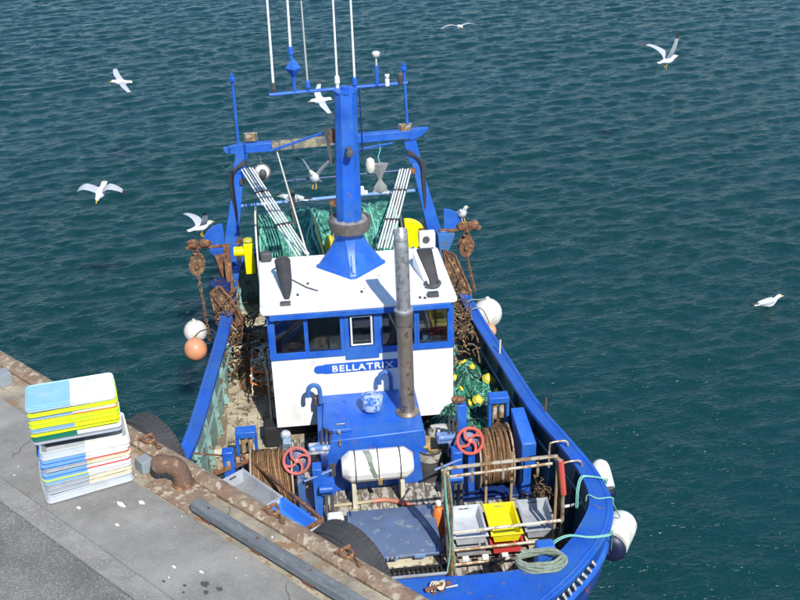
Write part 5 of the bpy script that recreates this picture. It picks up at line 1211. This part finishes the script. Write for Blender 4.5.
# fender lines over the cap rail
for i, (pts, lab) in enumerate((([(2.17, 1.86, 1.80), (2.19, 1.78, 1.98), (2.26, 1.66, 2.06), (2.36, 1.66, 2.065), (2.50, 1.72, 2.06), (2.54, 1.66, 1.95), (2.72, 1.15, 1.62)], 'thick teal line over the rail to the smaller fender'),
        ([(2.24, 2.00, 1.9), (2.25, 1.98, 2.06), (2.34, 2.06, 2.065), (2.50, 2.06, 2.06), (2.53, 2.04, 1.95), (2.72, 1.75, 1.52)], 'teal line over the rail between the two fenders'),
        ([(1.42, 2.98, 1.8), (1.62, 2.78, 2.06), (1.84, 2.66, 2.11), (2.08, 2.70, 2.10), (2.28, 2.68, 2.09), (2.38, 2.46, 1.95), (2.49, 2.14, 1.42)], 'teal line over the rail from bow post to the large fender'))):
    for k in range(2):
        mb = MB(); mb.tube(spline([(p[0]+.012*k, p[1]+.022*k, p[2]+.004*k) for p in pts], 5), .0075, 6)
        if k == 0: o0 = mb.build('fender_line', ropeteal, None, BOAT, base=pts[0]); tag(o0, lab, 'rope', 'lines holding the fenders')
        elif i != 1: mb.build('second_strand', ropeteal, o0)
for i, pts in enumerate(([(2.30, .9, 1.4), (2.06, 1.3, 1.45), (2.12, 1.6, 1.35)], [(2.02, .5, 1.3), (2.12, 1.0, 1.5), (2.2, 1.7, 1.6)])): pass
# registration strokes on the right bow plating: white bars edged black
LB = []
for k in range(11):
    i = 74-k
    pa, pb = hullpt(i, .035), hullpt(i-2, .125)
    
    for (A, B, nm, wd2, off, m_) in ((pa, pb, 'letter_edge', .060, .010, black), (pa, pb, 'letter_stroke', .028, .018, whitep)):
        A, B = V(A), V(B); nrm = V((A.x, max(A.y-1.5, 0), 0)).normalized(); mb = MB(); mb.bar(A+nrm*off, B+nrm*off, wd2, .008, tuple(nrm)); mb.build(nm, m_, hull)

# ------------------------------------------------------------------ gulls
def wing_loft(mb, pts, chords, thick, fwd_, tipn):
    """pts: leading line points root..tip; chords: length; fwd_: chord direction (to the rear)"""
    N = len(pts); rings = []
    for i in range(N):
        p = V(pts[i]); d = V(pts[min(i+1, N-1)])-V(pts[max(i-1, 0)]); c = V(fwd_)*chords[i]
        nrm = d.cross(V(fwd_)).normalized(); th = thick*(1-.75*i/(N-1))
        rings.append([p, p+c*.3+nrm*th, p+c*.65+nrm*th*.6, p+c, p+c*.65-nrm*th*.35, p+c*.3-nrm*th*.6])
    for i in range(N-1):
        mb.mi = 2 if i >= N-1-tipn else 1
        vs = rings[i]+rings[i+1]; n_ = 6
        mb.add(vs, [(k, (k+1) % n_, n_+(k+1) % n_, n_+k) for k in range(n_)])
    mb.mi = 2; mb.add(rings[-1], [tuple(range(6))])
def gull(lab, loc, heading, wings=None, pitch_=0., bank=0., scale=.75, legs=False, state='fly', group='gulls around the trawler', headup=.0):
    """local axes: y ahead, x right, z up; one continuous body with wings"""
    mb = MB(); mb.mi = 0
    hu = headup
    prof = [(-.30, .0, .0, .0), (-.29, .055, .010, 0), (-.18, .050, .025, .0), (-.10, .060, .055, -.005), (0, .080, .082, -.01), (.08, .075, .078, -.005), (.14, .055, .058, .012+hu*.4), (.175, .040, .045, .025+hu*.8), (.21, .040, .042, .03+hu), (.245, .032, .034, .03+hu), (.265, .016, .016, .026+hu)]
    n_ = 12; vs = []
    for y, rx, rz, dz in prof:
        for k in range(n_): a = 2*PI*k/n_; vs.append((rx*math.cos(a), y, dz+rz*math.sin(a)))
    mb.add(vs, [(i*n_+k, i*n_+(k+1) % n_, (i+1)*n_+(k+1) % n_, (i+1)*n_+k) for i in range(len(prof)-1) for k in range(n_)])
    hz = .026+hu
    mb.mi = 3; mb.tube([(0, .26, hz), (0, .30, hz-.004), (0, .325, hz-.016)], [.013, .010, .003], 6)
    mb.mi = 2
    for s_ in (-1, 1): mb.ball((s_*.033, .232, hz+.012), .006, n=6)
    if wings:
        for s_, W_ in zip((-1, 1), wings):
            pts = [(s_*.03, .08, .03)]+[(s_*x, y, z) for x, y, z in W_]
            wing_loft(mb, spline(pts, 3), list(np.interp(np.linspace(0, 1, 3*(len(pts)-1)+1), [0, .35, .6, .85, 1], [.17, .17, .13, .085, .02])), .014, (0, -1, 0), 2)
    else:
        for s_ in (-1, 1):   # folded wings along the flanks
            mb.mi = 1; P = [(.10, .055, .045), (.0, .075, .03), (-.12, .06, .02), (-.22, .035, .018)]
            vs = []
            for i, (y, x, z) in enumerate(P):
                for k in range(8):
                    a = 2*PI*k/8; vs.append((s_*(x+.022*math.cos(a)*(1-.2*i)), y, z+.045*math.sin(a)*(1-.22*i)))
            mb.add(vs, [(i*8+k, i*8+(k+1) % 8, (i+1)*8+(k+1) % 8, (i+1)*8+k) for i in range(3) for k in range(8)]+[tuple(range(8)), tuple(24+k for k in range(8))])
            mb.mi = 2; mb.tube([(s_*.03, -.20, .02), (s_*.015, -.36, .03)], [.018, .004], 6)
    if legs:
        mb.mi = 3
        for s_ in (-1, 1):
            if legs == 'hang': mb.tube([(s_*.025, -.03, -.06), (s_*.03, -.08, -.16), (s_*.03, -.05, -.19)], .007, 5)
            else:
                mb.tube([(s_*.03, .0, -.06), (s_*.03, .0, -.20)], .007, 5); mb.prism([(s_*.03-.02, .04, -.205), (s_*.03+.02, .04, -.205), (s_*.03, -.01, -.205)], (0, 0, .006))
    o = mb.build('seagull', [feather, featherg, featherb, beakm], None, WORLD, base=(0, 0, 0), sharp=50); tag(o, lab, 'gull', group)
    o.matrix_world = Matrix.Translation(loc) @ Matrix.Rotation(heading, 4, 'Z') @ Matrix.Rotation(pitch_, 4, 'X') @ Matrix.Rotation(bank, 4, 'Y') @ Matrix.Scale(scale, 4)
    return o
Bw = lambda u, v, z: tuple(BOAT @ V((u, -v, z)))
flat = [(.25, .12, .06), (.48, .06, .06), (.68, -.05, .02)]
upw = [(.16, .12, .20), (.30, .12, .42), (.42, .04, .66)]
mw = [(.20, .14, .17), (.36, .10, .10), (.46, .0, -.08)]
gull('gull gliding above the open water at the upper left', (-6.15, 24.35, 2.5), R(122), (flat, flat), R(8), R(-20), .86)
gull('white gull with arched wings flying low over water left of the gantry', (-5.09, 17.68, 2.5), R(176), (mw, mw), R(-18), 0, .98)
gull('gull flying toward the camera near the top of the view', (1.61, 26.48, 3.0), R(196), ([(.25, .12, .09), (.48, .06, .04), (.68, -.05, -.10)], [(.25, .12, .09), (.48, .06, .04), (.68, -.05, -.10)]), R(4), 0, .82)
gull('gull with both wings raised over open water at the upper right', (6.31, 24.87, 2.5), R(-62), ([(.12, .04, .18), (.20, -.22, .36), (.28, -.62, .52)], [(.12, .10, .20), (.20, .12, .44), (.26, .10, .72)]), R(6), R(0), 1.0, 'hang')
gull('gull with wings lifted landing on the left gallows block', Bw(-2.17, -4.73, 2.62), R(-50), ([(.16, .1, .12), (.36, .02, .17), (.60, -.08, .14)], [(.12, .1, .12), (.22, .05, .28), (.32, -.04, .42)]), 0, 0, .80, True)
gull('gull flying half hidden behind the mast head', Bw(-.16, -5.9, 4.18), R(118), ([(.22, .1, .02), (.36, .0, -.06), (.48, -.1, -.14)], [(.16, .1, .10), (.28, .0, .18), (.4, -.1, .30)]), 0, R(-25), .66)
gull('gull with wings raised alighting on the gantry rod left of the mast', Bw(-.34, -5.40, 3.06), R(165), ([(.10, .1, .14), (.18, .05, .26), (.26, -.02, .40)], [(.16, .1, .20), (.28, .04, .32), (.42, -.04, .30)]), R(35), 0, .95, 'hang')
gull('white gull resting with folded wings on the gantry crossbar', Bw(-.70, -5.40, 2.72), R(75), None, 0, 0, .88, True)
gull('gull standing on the rusty right gallows arm', Bw(1.92, -4.58, 2.62), R(215), None, R(28), 0, .78, True, headup=.05)
gull('gull swimming alone on the water to the right', (6.64, 17.48, .075), R(-82), None, R(3), 0, .92, headup=.085)
